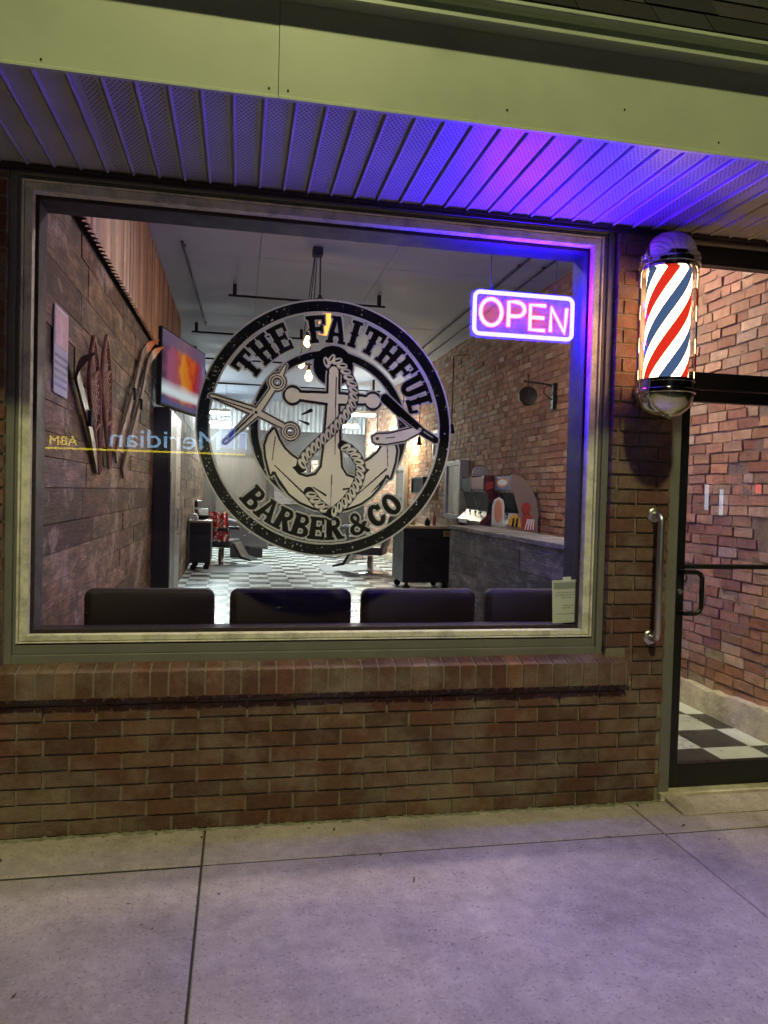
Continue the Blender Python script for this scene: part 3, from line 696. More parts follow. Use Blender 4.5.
# ------------------------------------------------------------------ interior lamps
def ceiling_lamp(label, x, y, z, l=.62, w=.16):
    t = thing('strip_light', label, 'ceiling light', (x, y, z), 'strip lights at the back of the shop')
    b = MB(); b.box(x - l / 2, x + l / 2, y - w / 2, y + w / 2, z + .012, z + .07); b.build('housing', M['white'], t)
    b = MB(); b.box(x - l / 2 + .01, x + l / 2 - .01, y - w / 2 + .01, y + w / 2 - .01, z - .02, z + .010); b.build('diffuser', M['fluo'], t)
    for dx in (-l * .35, l * .35): b = MB(); b.tube([(x + dx, y, z + .07), (x + dx, y, CZ)], .004, 6); b.build('hanging_rod', M['blackp'], t)
ceiling_lamp('nearer strip light at the left, left of the anchor decal scissors', .23, 12.4, 3.0)
ceiling_lamp('far strip light low at the left, just above the mirrored sign lettering', .19, 14.5, 2.98)
ceiling_lamp('nearer strip light right of the anchor shank', 3.10, 11.5, 3.0)
ceiling_lamp('far strip light right of the anchor shank, under the nearer one', 3.25, 14.2, 3.0, .5)
def flush_lamp(label, x, y):
    t = thing('flush_ceiling_lamp', label, 'ceiling light', (x, y, CZ), 'round lamps on the ceiling by the entrance')
    b = MB(); b.lathe([(.15, -.04), (.16, -.03), (.16, -.002), (.001, -.001)], (x, y, CZ), 24); b.build('housing', M['white'], t, smooth=True)
    b = MB(); b.lathe([(.001, -.075), (.08, -.07), (.13, -.055), (.145, -.041), (.001, -.0405)], (x, y, CZ), 24); b.build('diffuser', M['flush'], t, smooth=True)
flush_lamp('round flush ceiling lamp over the entrance mat inside the glass door', 3.1, 1.6)
flush_lamp('round flush ceiling lamp over the row of dark chairs inside the window', 1.9, 1.6)

t = thing('pendant_lamp', 'cluster of three bare filament bulbs and an amber shade hanging behind the decal', 'pendant lamp', (1.40, 3.5, 3.62))
b = MB(); b.box(1.36, 1.45, 3.45, 3.55, 3.55, 3.62); b.build('canopy', M['blackp'], t, bevel=.004)
for a_, c_, r_ in (((1.43, 3.5, 3.55), (1.435, 3.5, 3.20), .007), ((1.385, 3.5, 3.55), (1.33, 3.48, 2.85), .004), ((1.38, 3.52, 3.55), (1.28, 3.5, 2.68), .004), ((1.40, 3.48, 3.55), (1.345, 3.45, 2.55), .004)):
    b = MB(); b.tube([a_, c_], r_, 8); b.build('cord', M['blackp'], t)
b = MB(); b.lathe([(.015, .075), (.02, .05), (.055, .03), (.062, 0), (.05, -.005)], (1.435, 3.5, 3.13), 20); b.box(1.36, 1.56, 3.45, 3.55, 3.075, 3.10); b.build('cap', M['blackp'], t, smooth=True)
b = MB(); b.lathe([(.055, 0), (.057, .20), (.002, .205)], (1.485, 3.5, 2.86), 18); b.build('amber_shade', M['amber'], t, smooth=True)
for (x, y, z) in ((1.33, 3.48, 2.78), (1.28, 3.5, 2.59), (1.345, 3.45, 2.47)):
    b = MB(); b.lathe([(.014, .09), (.016, .05), (.012, .045)], (x, y, z), 12); b.build('socket', M['blackp'], t, smooth=True)
    b = MB(); b.lathe([(.010, .047), (.016, .03), (.030, -.005), (.030, -.022), (.018, -.042), (.002, -.05)], (x, y, z), 14); b.build('bulb', M['bulb'], t, smooth=True)
def wall_pendant(label, y, zt, zb, x=3.66, lit=False):
    t = thing('wall_pendant', label, 'pendant lamp', (x, y, zt), 'cord pendants along the brick wall')
    b = MB(); b.tube([(XR, y, zt + .03), (x, y, zt), (x, y, zb + .1)], .008, 8); b.build('cord', M['blackp'], t)
    b = MB(); b.lathe([(.02, .13), (.028, .1), (.034, .04), (.045, .02), (.045, 0), (.02, -.002)], (x, y, zb), 14); b.build('socket', M['blackp'], t, smooth=True)
    if lit:
        b = MB(); b.lathe([(.02, 0), (.045, -.04), (.05, -.07), (.03, -.105), (.002, -.115)], (x, y, zb), 14); b.build('bulb', M['bulbw'], t, smooth=True)
wall_pendant('dark cord pendant on the brick wall right of the decal ring', 6.8, 3.38, 2.30)
wall_pendant('cord pendant on the brick wall seen through the razor of the decal', 8.7, 3.2, 2.25)
wall_pendant('lit cord pendant beside the razor blade tip of the decal', 9.8, 3.2, 2.42, 3.62, True)
wall_pendant('lit cord pendant far along the brick wall near the inner ring', 12.2, 3.2, 2.42, 3.6, True)
# ceiling rods and cables
for i, (pts, r, lab) in enumerate((
        ([(.60, 4.9, 3.5), (2.3, 4.9, 3.5)], .012, 'black pipe under the ceiling nearest the window, left of the pendant'),
        ([(.1, 6.9, 3.5), (1.6, 6.9, 3.5)], .013, 'black pipe under the ceiling starting near the television top'),
        ([(-.05, 8.6, 3.45), (2.4, 8.6, 3.45)], .014, 'black pipe under the ceiling behind the decal word'),
        ([(-.05, 10.9, 3.4), (3.4, 10.9, 3.4)], .014, 'black pipe under the ceiling far back over the strip lights'),
        ([(3.3, 3.2, 3.6), (3.42, 9.5, 3.6)], .010, 'thin dark cable along the ceiling left of the open sign, higher one'),
        ([(3.55, 3.2, 3.6), (3.62, 9.5, 3.6)], .010, 'thin dark cable along the ceiling left of the open sign, lower one'),
        ([(.22, 3.6, 3.605), (.28, 7.0, 3.605)], .0115, 'thin dark pipe on the ceiling beside the corrugated iron'))):
    t = thing('ceiling_pipe' if r > .011 else 'ceiling_cable', lab, 'pipe' if r > .011 else 'cable', pts[0], 'pipes and cables under the ceiling')
    b = MB(); b.tube(pts, r, 8); b.build('run', M['blackp'], t, smooth=True)
    for f in (.04, .96):
        p = Vector(pts[0]).lerp(Vector(pts[1]), f); b = MB(); b.box(p.x - .02, p.x + .02, p.y - .02, p.y + .02, p.z - .005 + r, CZ); b.build('bracket', M['blackp'], t)

# ------------------------------------------------------------------ things on the left wall
t = thing('wall_calendar', 'tall printed wall calendar with a pink picture on the plank wall', 'calendar', (-.085, .6, 1.86))
b = MB(); b.prism(rrect(.45, .725, 1.865, 2.27, .012), 'x', -.089, -.085); b.build('sheet', M['paper'], t)
b = MB(); b.box(-.0848, -.0835, .465, .71, 2.09, 2.255); b.build('picture', M['pinkprint'], t)
b = MB()
for r_ in range(5): b.box(-.0848, -.0838, .47, .705, 1.90 + r_ * .034, 1.914 + r_ * .034)
b.build('date_rows', M['ink'], t)

def on_wall(y, z, x=-.075): return (x, y, z)
def snowshoe(label, tail, tip, tw):
    t = thing('snowshoe', label, 'snowshoe', (-.075, tail[0], tail[1]), 'old snowshoes hung on the plank wall')
    a = Vector((0, *tail)); c = Vector((0, *tip)); d = (c - a); L_ = d.length; d.normalize(); s = Vector((0, -d.z, d.y))
    prof = [(0, .010), (.12, .018), (.28, .04), (.45, .07), (.62, .085), (.76, .078), (.88, .05), (.96, .02)]
    P = lambda f, w: (-.070 + (.05 * max(0, f - .8) * 5 * .2), *((a + d * (f * L_) + s * w)[1:]))
    pts = [P(f, w * tw) for f, w in prof] + [P(1.0, 0)] + [P(f, -w * tw) for f, w in prof[::-1]]
    b = MB(); b.tube(pts, .013, 8, closed=True); b.build('frame', M['oldwood'], t, smooth=True)
    for f in (.34, .72): w = np.interp(f, *zip(*prof)) * tw; b = MB(); b.tube([P(f, w), P(f, -w)], .010, 6); b.build('crossbar', M['oldwood'], t, smooth=True)
    b = MB()
    for i in range(8):
        f = .36 + .35 * i / 7; f2 = min(.71, f + .12)
        w, w2 = np.interp(f, *zip(*prof)) * tw, np.interp(f2, *zip(*prof)) * tw
        b.tube([P(f, w), P(f2, -w2)], .0035, 4); b.tube([P(f, -w), P(f2, w2)], .0035, 4)
    for i in range(6):
        f = .75 + .16 * i / 6; w = np.interp(f, *zip(*prof)) * tw; b.tube([P(f, w), P(f + .03, -w * .8)], .0025, 4)
    b.build('lacing', M['lacing'], t)
snowshoe('wooden snowshoe nearer the calendar, middle of the leaning group on the planks', (1.52, 1.52), (1.22, 2.27), 1.7)
snowshoe('wooden snowshoe with the taller tip, right of its twin on the planks', (1.86, 1.56), (1.63, 2.36), 1.8)
def ski(label, tail, tip, w, mat, tipmat, group):
    t = thing('ski', label, 'ski', (-.075, tail[0], tail[1]), group)
    a = Vector((0, *tail)); c = Vector((0, *tip)); d = (c - a); L_ = d.length; d.normalize(); s = Vector((0, -d.z, d.y))
    def strip(f0, f1, n):
        bb = MB(); vs = []
        for i in range(n + 1):
            f = f0 + (f1 - f0) * i / n; ww = w * (.85 + .25 * abs(f - .45)) * (1 if f < .93 else max(.12, (1 - f) / .07))
            lift = .11 * max(0, (f - .82) / .18) ** 2 + .012 * (1 - abs(2 * f - 1))
            p = a + d * (f * L_)
            for k, q in ((ww, 0), (-ww, 0), (-ww, .014), (ww, .014)): vs.append((-.083 + lift + q, p.y + s.y * k, p.z + s.z * k))
        fs = [(i * 4 + j, i * 4 + (j + 1) % 4, i * 4 + 4 + (j + 1) % 4, i * 4 + 4 + j) for i in range(n) for j in range(4)] + [(3, 2, 1, 0), (n * 4, n * 4 + 1, n * 4 + 2, n * 4 + 3)]
        return bb.add(vs, fs)
    strip(0, .90, 20).build('blade', mat, t); strip(.90, 1., 6).build('tip', tipmat, t)
    m_ = a + d * (L_ * .48); b = MB(); b.box(-.068, -.04, m_.y - .03, m_.y + .03, m_.z - .045, m_.z + .045); b.build('binding', M['blackp'], t, bevel=.006)
ski('single dark wooden ski curving in front of the snowshoes beside the calendar', (1.48, 1.54), (.74, 2.10), .042, M['darkwood'], M['darkwood'], None)
ski('left ski of the pale pair with orange tips beside the television', (2.14, 1.63), (3.6, 2.73), .045, M['skibase'], M['skitip'], 'pair of skis on the plank wall')
ski('right ski of the pale pair with orange tips, next to the television', (2.46, 1.53), (4.05, 2.76), .045, M['skibase'], M['skitip'], 'pair of skis on the plank wall')

# television on a swing arm
t = thing('television', 'wide flat television showing an orange and pink canyon picture', 'television', (.12, 4.9, 2.2))
p0, p1 = Vector((.0, 4.2, 0)), Vector((.345, 5.6, 0)); d = (p1 - p0); W = d.length; d.normalize(); nrm = Vector((d.y, -d.x, 0))
TM = Matrix(((d.x, -nrm.x, 0, p0.x), (d.y, -nrm.y, 0, p0.y), (0, 0, 1, 0), (0, 0, 0, 1)))   # local x along, y back, z up
b = MB(); b.box(0, W, 0, .045, 2.235, 2.985, mat=TM); b.build('case', M['blackp'], t, bevel=.004)
b = MB(); q = [TM @ Vector(p) for p in ((.015, -.003, 2.255), (W - .015, -.003, 2.255), (W - .015, -.003, 2.97), (.015, -.003, 2.97))]
b.add(q, [(0, 1, 2, 3)]); so = b.build('screen', M['tv'], t)
uv = so.data.uv_layers.new(name='UVMap')
for lp in so.data.loops:
    k = lp.vertex_index; uv.data[lp.index].uv = ((0, 0), (1, 0), (1, 1), (0, 1))[k]
b = MB(); b.tube([(XL, 4.9, 2.6), (.13, 4.85, 2.6)], .02, 8); b.box(XL, XL + .02, 4.75, 5.05, 2.45, 2.75); b.build('wall_arm', M['blackp'], t)

# tall locker
t = thing('tall_cabinet', 'tall shallow black cabinet with steel edge under the television', 'cabinet', (-.02, 4.5, FZ))
b = MB(); b.box(XL + .01, .06, 4.5, 5.8, FZ, 2.24); b.build('body', M['black'], t, bevel=.004)
b = MB(); b.box(.061, .075, 4.51, 5.14, FZ + .05, 2.22); b.build('door', M['black'], t)
b = MB(); b.box(.061, .075, 5.16, 5.79, FZ + .05, 2.22); b.build('door', M['steelside'], t)
b = MB(); b.box(.077, .090, 4.52, 4.57, FZ + .05, 1.6); b.build('edge_strip', M['steel'], t)
b = MB(); b.tube([(.09, 5.08, 1.0), (.115, 5.08, 1.0), (.115, 5.08, 1.2), (.09, 5.08, 1.2)], .008, 8); b.build('handle', M['steel'], t)

# ------------------------------------------------------------------ waiting chairs inside the window
def rbox(mb, x0, x1, y0, y1, z0, z1, r): mb.prism(rrect(x0, x1, z0, z1, r), 'y', y0, y1)
cx = .29 + .076
t0 = thing('waiting_chair', 'leftmost dark brown chair back showing above the window sill', 'chair', (cx, .58, FZ), 'dark chairs lined up inside the window')
b = MB()
W_, H0, H1 = .29, .60, .965
vs = []; nx, nz = 16, 8
pf = rrect(-W_, W_, H0, H1, .045, 5)
n = len(pf)
def back_y(x, z): return .405 - .05 * (z - .6) - .03 * (x / W_) ** 2 + .03
def top_z(x, z): return z + (.008 * (x / W_) ** 2 - .012 * (1 - (x / W_) ** 2)) * (z - H0) / (H1 - H0)
ring_ = []
for (in_, dy) in ((.0, .012), (.0, .058), (.02, .07)):
    ring_.append([(cx + x * (1 - in_ / W_), back_y(x, z) - .03 + dy + .0, top_z(x, z) if in_ == 0 else top_z(x, z) - in_ * (1 if z > .75 else -1)) for x, z in pf])
front = [(cx + x * .93, back_y(x, z) - .03, top_z(x, z) - .018 * (1 if z > .75 else -1)) for x, z in pf]
allr = [front] + ring_
vs = [p for r_ in allr for p in r_]
fs = [tuple(range(n))[::-1], tuple((len(allr) - 1) * n + j for j in range(n))]
for i in range(len(allr) - 1): fs += [(i * n + j, i * n + (j + 1) % n, (i + 1) * n + (j + 1) % n, (i + 1) * n + j) for j in range(n)]
b.add(vs, fs); b.build('backrest', M['dkbrown'], t0, smooth=True, bevel=.006)
b = MB(); b.tube([(cx + x, back_y(x, .86) - .031, .862 + .004 * math.cos(x * 9)) for x in np.linspace(-.285, .285, 15)], .0035, 6); b.build('seam', M['dkbrown'], t0, smooth=True)
b = MB(); b.prism(rrect(cx - .28, cx + .28, .46, .95, .05), 'z', .42, .50); b.build('seat', M['dkbrown'], t0, bevel=.012)
for sx in (-1, 1):
    for (yy, lean) in ((.48, -.04), (.92, .02)):
        b = MB(); b.tube([(cx + sx * .24, yy, .42), (cx + sx * .25, yy + lean, FZ)], .014, 8); b.build('leg', M['blackmetal'], t0, smooth=True)
    b = MB(); b.tube([(cx + sx * .22, .47, .43), (cx + sx * .22, .425, .64)], .014, 8); b.build('back_post', M['blackmetal'], t0, smooth=True)
for i, lab in enumerate(('dark brown chair back second from the left, under the decal ring', 'dark brown chair back third from the left, under the black cabinet', 'dark brown chair back at the right end, partly behind the paper notice')):
    copy_tree(t0, (cx + (.651, 1.283, 1.919)[i], .58, FZ), lab)

# ------------------------------------------------------------------ window decal (vinyl on the inside of the glass)
def decal():
    RAD = .572; CX, CZ_ = 1.139, 1.722; n = 720
    lin = (np.arange(n) + .5) / n * 2.04 - 1.02
    U, V = np.meshgrid(lin, lin); px = lin[1] - lin[0]
    r = np.hypot(U, V); A = np.arctan2(V, U)
    def dil(m, rad):
        k = int(math.ceil(rad / px)); o = m.copy()
        for dy in range(-k, k + 1):
            w = int(math.sqrt(max(0, (rad / px) ** 2 - dy * dy)))
            row_ = np.zeros_like(m)
            ys = slice(max(0, dy), n + min(0, dy)); yd = slice(max(0, -dy), n + min(0, -dy))
            row_[yd] = m[ys]
            c = np.cumsum(np.pad(row_.astype(np.int32), ((0, 0), (w + 1, w))), axis=1)
            o |= (c[:, 2 * w + 1:] - c[:, :-(2 * w + 1)]) > 0
        return o
    def poly(pts, u=U, v=V):
        ins = np.zeros(u.shape, bool); m = len(pts)
        for i in range(m):
            x1, y1 = pts[i]; x2, y2 = pts[(i + 1) % m]
            if y1 == y2: continue
            c = ((y1 > v) != (y2 > v)) & (u < (x2 - x1) * (v - y1) / (y2 - y1) + x1); ins ^= c
        return ins
    def seg(a, b_, w0, w1=None, u=U, v=V):
        w1 = w0 if w1 is None else w1
        ax, ay = a; dx, dy = b_[0] - ax, b_[1] - ay; l2 = dx * dx + dy * dy
        t = np.clip(((u - ax) * dx + (v - ay) * dy) / l2, 0, 1)
        return np.hypot(u - ax - t * dx, v - ay - t * dy) < (w0 + (w1 - w0) * t)
    def circ(c, rr, u=U, v=V): return np.hypot(u - c[0], v - c[1]) < rr
    # --- letters in a local box, x about 0, y from 0 to 1
    def glyph(ch, x, y, bold):
        def rc(a, b_, c, d): return (x > a) & (x < b_) & (y > c) & (y < d)
        def el(cx_, cy_, a, b_): return ((x - cx_) / a) ** 2 + ((y - cy_) / b_) ** 2 < 1
        sw_ = .115 if not bold else .125
        def stem(xc, top=True, bot=True):
            o = rc(xc - sw_, xc + sw_, 0, 1)
            if top: o |= rc(xc - .19, xc + .19, .87, 1)
            if bot: o |= rc(xc - .19, xc + .19, 0, .13)
            if not bold: o |= (np.abs(x - xc) / .19 + np.abs(y - .5) / .14 < 1)
            return o
        if ch == 'T': return stem(0, True) | rc(-.38, .38, .82, 1) | rc(-.38, -.26, .64, 1) | rc(.26, .38, .64, 1)
        if ch == 'H': return stem(-.21) | stem(.21) | rc(-.2, .2, .42, .58)
        if ch in 'EF':
            o = stem(-.16) | rc(-.3, .33, .84, 1) | rc(.21, .33, .66, 1) | rc(-.1, .22, .43, .58) | rc(.14, .24, .36, .65)
            if ch == 'E': o |= rc(-.3, .33, 0, .16) | rc(.21, .33, 0, .34)
            return o
        if ch == 'I': return stem(0)
        if ch == 'L': return stem(-.14) | rc(-.3, .32, 0, .16) | rc(.2, .32, 0, .36)
        if ch == 'U':
            return (rc(-.33, -.33 + .24, .25, 1) | rc(.33 - .24, .33, .25, 1) | rc(-.40, -.02, .87, 1) | rc(.02, .40, .87, 1) | (el(0, .30, .33, .30) & ~el(0, .32, .10, .14) & (y < .32)))
        if ch == 'A':
            o = (np.abs(x) < .11 + (1 - y) * .28) & (y > 0) & (y < 1); ho = (np.abs(x) < .0 + (.80 - y) * .22) & (y > .40) & (y < .8)
            cut = (np.abs(x) < .10 + (.25 - y) * .2) & (y < .26)
            o = o & ~ho & ~cut
            return o | rc(-.44, -.10, 0, .11) | rc(.10, .44, 0, .11) | rc(-.2, .12, .9, 1)
        if ch in 'BR':
            o = stem(-.18)
            o |= (rc(-.25, .08, .5, 1) | el(.08, .75, .24, .25)) & (y > .5) & ~(rc(-.06, .06, .64, .86) | el(.06, .75, .07, .11))
            if ch == 'B': o |= (rc(-.25, .10, 0, .5) | el(.10, .26, .27, .26)) & (y < .55) & ~(rc(-.06, .08, .14, .38) | el(.08, .26, .08, .12))
            else: o |= seg((.02, .52), (.24, .05), .11, .12, x, y) & (y > 0) & (y < 1) | rc(.12, .42, 0, .12)
            return o
        if ch == 'O': return el(0, .5, .36, .5) & ~el(0, .5, .13, .30)
        if ch == 'C': return (el(0, .5, .36, .5) & ~el(.02, .5, .13, .30) & ~((x > .06) & (np.abs(y - .5) < .15))) | rc(.2, .34, .66, .9)
        if ch == '&':
            o = (el(-.02, .76, .22, .24) & ~el(-.02, .76, .08, .11)) | (el(-.06, .27, .30, .27) & ~el(-.06, .27, .12, .13))
            return o | seg((-.12, .66), (.34, .06), .09, .09, x, y) | seg((.30, .44), (.14, .2), .08, .08, x, y) | rc(.2, .42, .38, .5)
    part = np.zeros((n, n), np.int8); colr = np.zeros((n, n), np.int8)   # colours: 1 black 2 pale 3 cream
    def put(mask, p, c): part[mask] = p; colr[mask] = c
    names = ['', 'outer_ring', 'inner_ring', 'lettering', 'anchor', 'rope', 'scissors', 'razor']
    # rings
    put((r < 1.0) & (r > .893), 1, 2); put((r < .987) & (r > .908), 1, 1)
    hub = circ((.035, .49), .155)
    c0 = np.hypot(U - .02, V + .005)
    inner = ((c0 < .61) & (c0 > .555)) | hub
    put(dil(inner, .016), 2, 2); put(inner, 2, 1)
    # lettering
    txt = np.zeros((n, n), bool)
    for ch, a in zip('THE', (143.5, 131, 119)):
        x = (math.radians(a) - A) * .775 / .20; txt |= glyph(ch, x, (r - .666) / .212, False) & (np.abs(x) < .6)
    for ch, a in zip('FAITHFUL', (97.5, 86.0, 75.2, 64, 51.5, 39.5, 28.0, 17.0)):
        x = (math.radians(a) - A) * .775 / .20; txt |= glyph(ch, x, (r - .666) / .212, False) & (np.abs(x) < .6)
    for ch, a in zip('BARBER&CO', (225, 235.6, 246, 256, 265.4, 275, 289, 301.3, 312.2)):
        x = ((A % (2 * PI)) - math.radians(a)) * .785 / .185; txt |= glyph(ch, x, (.872 - r) / .178, True) & (np.abs(x) < .6)
    put(dil(txt, .013), 3, 2); put(txt, 3, 1)
    # anchor
    half = [(.04, -.685), (-.02, -.63), (-.10, -.615), (-.20, -.575), (-.28, -.515), (-.345, -.44), (-.395, -.345), (-.43, -.37), (-.465, -.24), (-.475, -.15), (-.45, -.07), (-.41, -.02),
            (-.375, -.10), (-.33, -.17), (-.27, -.225), (-.185, -.275), (-.265, -.31), (-.215, -.365), (-.15, -.385), (-.08, -.365), (-.035, -.30), (-.02, -.15), (.0, .2), (.005, .46), (.022, .48), (.04, .485)]
    full = half + [(.08 - x, y) for x, y in half[::-1]]
    body = poly(full) | seg((-.27, .245), (.0, .235), .020, .036) | seg((.08, .235), (.35, .235), .036, .020) | circ((-.275, .245), .058) | circ((.355, .232), .056)
    put(dil(body, .029), 4, 2); put(dil(body, .018), 4, 1); put(body, 4, 3)
    for a, b_, w0, w1 in (((-.40, -.30), (-.16, -.52), .004, .007), ((-.41, -.36), (-.30, -.49), .014, .002), ((-.40, -.08), (-.42, -.26), .004, .003), ((.48, -.10), (.49, -.28), .004, .003),
                          ((.48, -.30), (.26, -.50), .007, .004), ((.49, -.36), (.36, -.49), .014, .002), ((.045, -.36), (.04, -.60), .004, .002), ((.06, .40), (.065, -.2), .0045, .003), ((-.10, -.46), (.0, -.52), .004, .009), ((.14, -.47), (.30, -.44), .008, .003)):
        put(seg(a, b_, w0, w1) & body, 4, 1)
    put(seg((-.20, .10), (-.13, .135), .006, .014), 4, 1); put(seg((-.22, .055), (-.15, .03), .005, .012), 4, 1)
    # rope
    def catmull(P, m=14):
        P = [np.array(p) for p in P]; P = [2 * P[0] - P[1]] + P + [2 * P[-1] - P[-2]]; out = []
        for i in range(1, len(P) - 2):
            for t in np.linspace(0, 1, m, endpoint=False):
                a, b_, c, d = P[i - 1:i + 3]; out.append(.5 * (2 * b_ + (c - a) * t + (2 * a - 5 * b_ + 4 * c - d) * t * t + (3 * b_ - a - 3 * c + d) * t ** 3))
        return out + [P[-2]]
    def rope(P, w=.036):
        pts = np.array(catmull(P)); dd = np.r_[0, np.cumsum(np.hypot(*np.diff(pts, axis=0).T))]
        st = np.arange(0, dd[-1], w * 1.45); sx_, sy_ = np.interp(st, dd, pts[:, 0]), np.interp(st, dd, pts[:, 1])
        bl = np.zeros((n, n), bool); pl = bl.copy(); hl = bl.copy()
        for i in range(len(st) - 1):
            bl |= seg((sx_[i], sy_[i]), (sx_[i + 1], sy_[i + 1]), w * 1.18)
            tx, ty = sx_[i + 1] - sx_[i], sy_[i + 1] - sy_[i]; l = math.hypot(tx, ty) + 1e-9; tx /= l; ty /= l
            ca, sa = math.cos(.9), math.sin(.9); ux, uy = tx * ca - ty * sa, tx * sa + ty * ca
            mx, my = (sx_[i] + sx_[i + 1]) / 2, (sy_[i] + sy_[i + 1]) / 2
            a = (U - mx) * ux + (V - my) * uy; c = -(U - mx) * uy + (V - my) * ux
            pl |= (a / (w * 1.05)) ** 2 + (c / (w * .50)) ** 2 < 1
            hl |= ((a - w * .18) / (w * .72)) ** 2 + ((c - w * .10) / (w * .22)) ** 2 < 1
        put(bl, 5, 1); put(dil(pl, .007), 5, 2); put(pl, 5, 3); put(hl, 5, 1)
    rope([(-.13, -.50), (-.06, -.585), (.03, -.655)]); rope([(.05, -.66), (.13, -.60), (.21, -.50), (.265, -.38), (.268, -.27), (.20, -.17), (.11, -.12)])
    rope([(-.03, .49), (.01, .545), (.08, .52), (.145, .43), (.20, .31), (.185, .18), (.10, .06), (.02, -.03), (-.06, -.11), (-.17, -.23), (-.205, -.345)])
    # scissors
    pv = (-.55, .10)
    bl1 = poly([(-.90, .208), (-.885, .22), (-.56, .135), (-.53, .085), (-.58, .085)]); bl2 = poly([(-.79, -.137), (-.777, -.145), (-.53, .08), (-.54, .13), (-.585, .10)])
    h1 = seg((-.56, .11), (-.35, .01), .022, .017); h2 = seg((-.55, .09), (-.43, .28), .022, .017)
    rg1 = circ((-.285, -.035), .066) & ~circ((-.285, -.035), .036); rg2 = circ((-.395, .34), .064) & ~circ((-.395, .34), .034)
    sc = bl1 | bl2 | h1 | h2 | rg1 | rg2 | seg((-.37, .39), (-.335, .47), .016, .006)
    put(dil(sc, .019), 6, 2); put(dil(sc, .010), 6, 1); put(sc, 6, 3)
    put((circ((-.285, -.035), .054) & ~circ((-.285, -.035), .046)) | (circ((-.395, .34), .053) & ~circ((-.395, .34), .045)), 6, 1)
    put(seg((-.86, .195), (-.58, .115), .004, .006) | seg((-.76, -.11), (-.57, .085), .010, .006) | circ(pv, .012), 6, 1)
    # razor
    bla = poly([(.37, -.085), (.395, -.10), (.48, -.098), (.62, -.068), (.74, .0), (.76, .03), (.72, .045), (.62, .015), (.50, -.02), (.40, -.028), (.36, -.05)])
    hnd = seg((.455, .255), (.74, .02), .028, .024); tang = seg((.74, .02), (.875, -.055), .020, .016)
    rz = bla | hnd | tang
    put(dil(rz, .021), 7, 2); put(dil(rz, .011), 7, 1); put(bla, 7, 3); put(seg((.465, .245), (.72, .035), .019, .015), 7, 1)
    put(seg((.58, .115), (.70, .028), .003, .003) | seg((.78, .005), (.85, -.035), .006, .004), 7, 2)
    put(circ((.40, -.062), .013) | seg((.47, -.055), (.54, -.045), .004, .004), 7, 1); put(circ((.745, .018), .012), 7, 2)
    # worn specks in the black
    rng = np.random.default_rng(3)
    for _ in range(260):
        a = rng.uniform(0, 2 * PI); rr = rng.uniform(.915, .98) if rng.random() < .8 else rng.uniform(.57, .60)
        if rng.random() < .4: a = rng.normal(2.75, .25) if rng.random() < .5 else rng.normal(3.9, .25)
        m = circ((rr * math.cos(a), rr * math.sin(a)), rng.choice([.0025, .003, .004, .006])) & (part > 0) & (part < 3); colr[m] = 2
    t = thing('window_decal', 'large round black and cream anchor decal with scissors and razor on the window', 'window decal', (CX, .114, CZ_ - RAD))
    yv = .1155
    for pi_ in range(1, 8):
        b = MB(); key = np.where(part == pi_, colr, 0); active = {}
        for j in range(n + 1):
            runs = {}
            if j < n:
                rowk = key[j]; ch = np.flatnonzero(np.diff(np.r_[-1, rowk, -1])); 
                for s_, e_ in zip(ch[:-1], ch[1:]):
                    if rowk[s_] > 0: runs[(s_, e_, int(rowk[s_]))] = j
            for k_, js in list(active.items()):
                if k_ not in runs:
                    s_, e_, c = k_
                    x0, x1 = CX + (s_ / n * 2.04 - 1.02) * RAD, CX + (e_ / n * 2.04 - 1.02) * RAD
                    z0, z1 = CZ_ + (js / n * 2.04 - 1.02) * RAD, CZ_ + (j / n * 2.04 - 1.02) * RAD
                    b.add([(x0, yv, z0), (x1, yv, z0), (x1, yv, z1), (x0, yv, z1)], [(0, 1, 2, 3)], mi=c - 1); del active[k_]
            for k_ in runs: active.setdefault(k_, j)
        b.build(names[pi_], [M['decalblack'], M['decalpale'], M['decalcream']], t)
decal()

# ------------------------------------------------------------------ neon sign
SXC, SZC, SY = 2.078, 2.306, .185
t = thing('open_sign', 'glowing neon OPEN sign with a blue border hung inside the window', 'neon sign', (SXC, SY, SZC))
kx = .508 / 600; kz = .205 / 292
def sp(cx_, cz_): return (SXC + (cx_ - 375) * kx, SY, SZC - (cz_ - 216) * kz)
b = MB(); b.tube([(SXC + x, SY, SZC + z) for x, z in rrect(-.247, .247, -.098, .098, .026, 6)], .0095, 10, closed=True); b.build('border_tube', M['neonblue'], t, smooth=True)
def arcp(cx_, cz_, rx, rz, a0, a1, m=20): return [sp(cx_ + rx * math.cos(math.radians(a0 + (a1 - a0) * i / m)), cz_ - rz * math.sin(math.radians(a0 + (a1 - a0) * i / m))) for i in range(m + 1)]
TR = .0085
b = MB(); b.tube(arcp(180, 208, 62, 88, 0, 360, 30)[:-1], TR, 10, closed=True); b.build('letter', M['neonpink'], t, smooth=True)
b = MB(); b.tube([sp(283, 296), sp(283, 128), sp(330, 128)] + arcp(330, 176, 48, 48, 90, -90, 12) + [sp(283, 224)], TR, 10); b.build('letter', M['neonpink'], t, smooth=True)
b = MB(); b.tube([sp(503, 138), sp(412, 138), sp(412, 306), sp(500, 306)], TR, 10); b.tube([sp(412, 222), sp(494, 222)], TR, 10); b.build('letter', M['neonpink'], t, smooth=True)
b = MB(); b.tube([sp(536, 310), sp(538, 146), sp(622, 312), sp(632, 146)], TR, 10); b.build('letter', M['neonpink'], t, smooth=True)
b = MB(); b.tube([(SXC + x, SY + .009, SZC + z) for x, z in rrect(-.247, .247, -.098, .098, .026, 6)], .0070, 8, closed=True)
H = .009
def back(pts): return [(x, y + H, z) for x, y, z in pts]
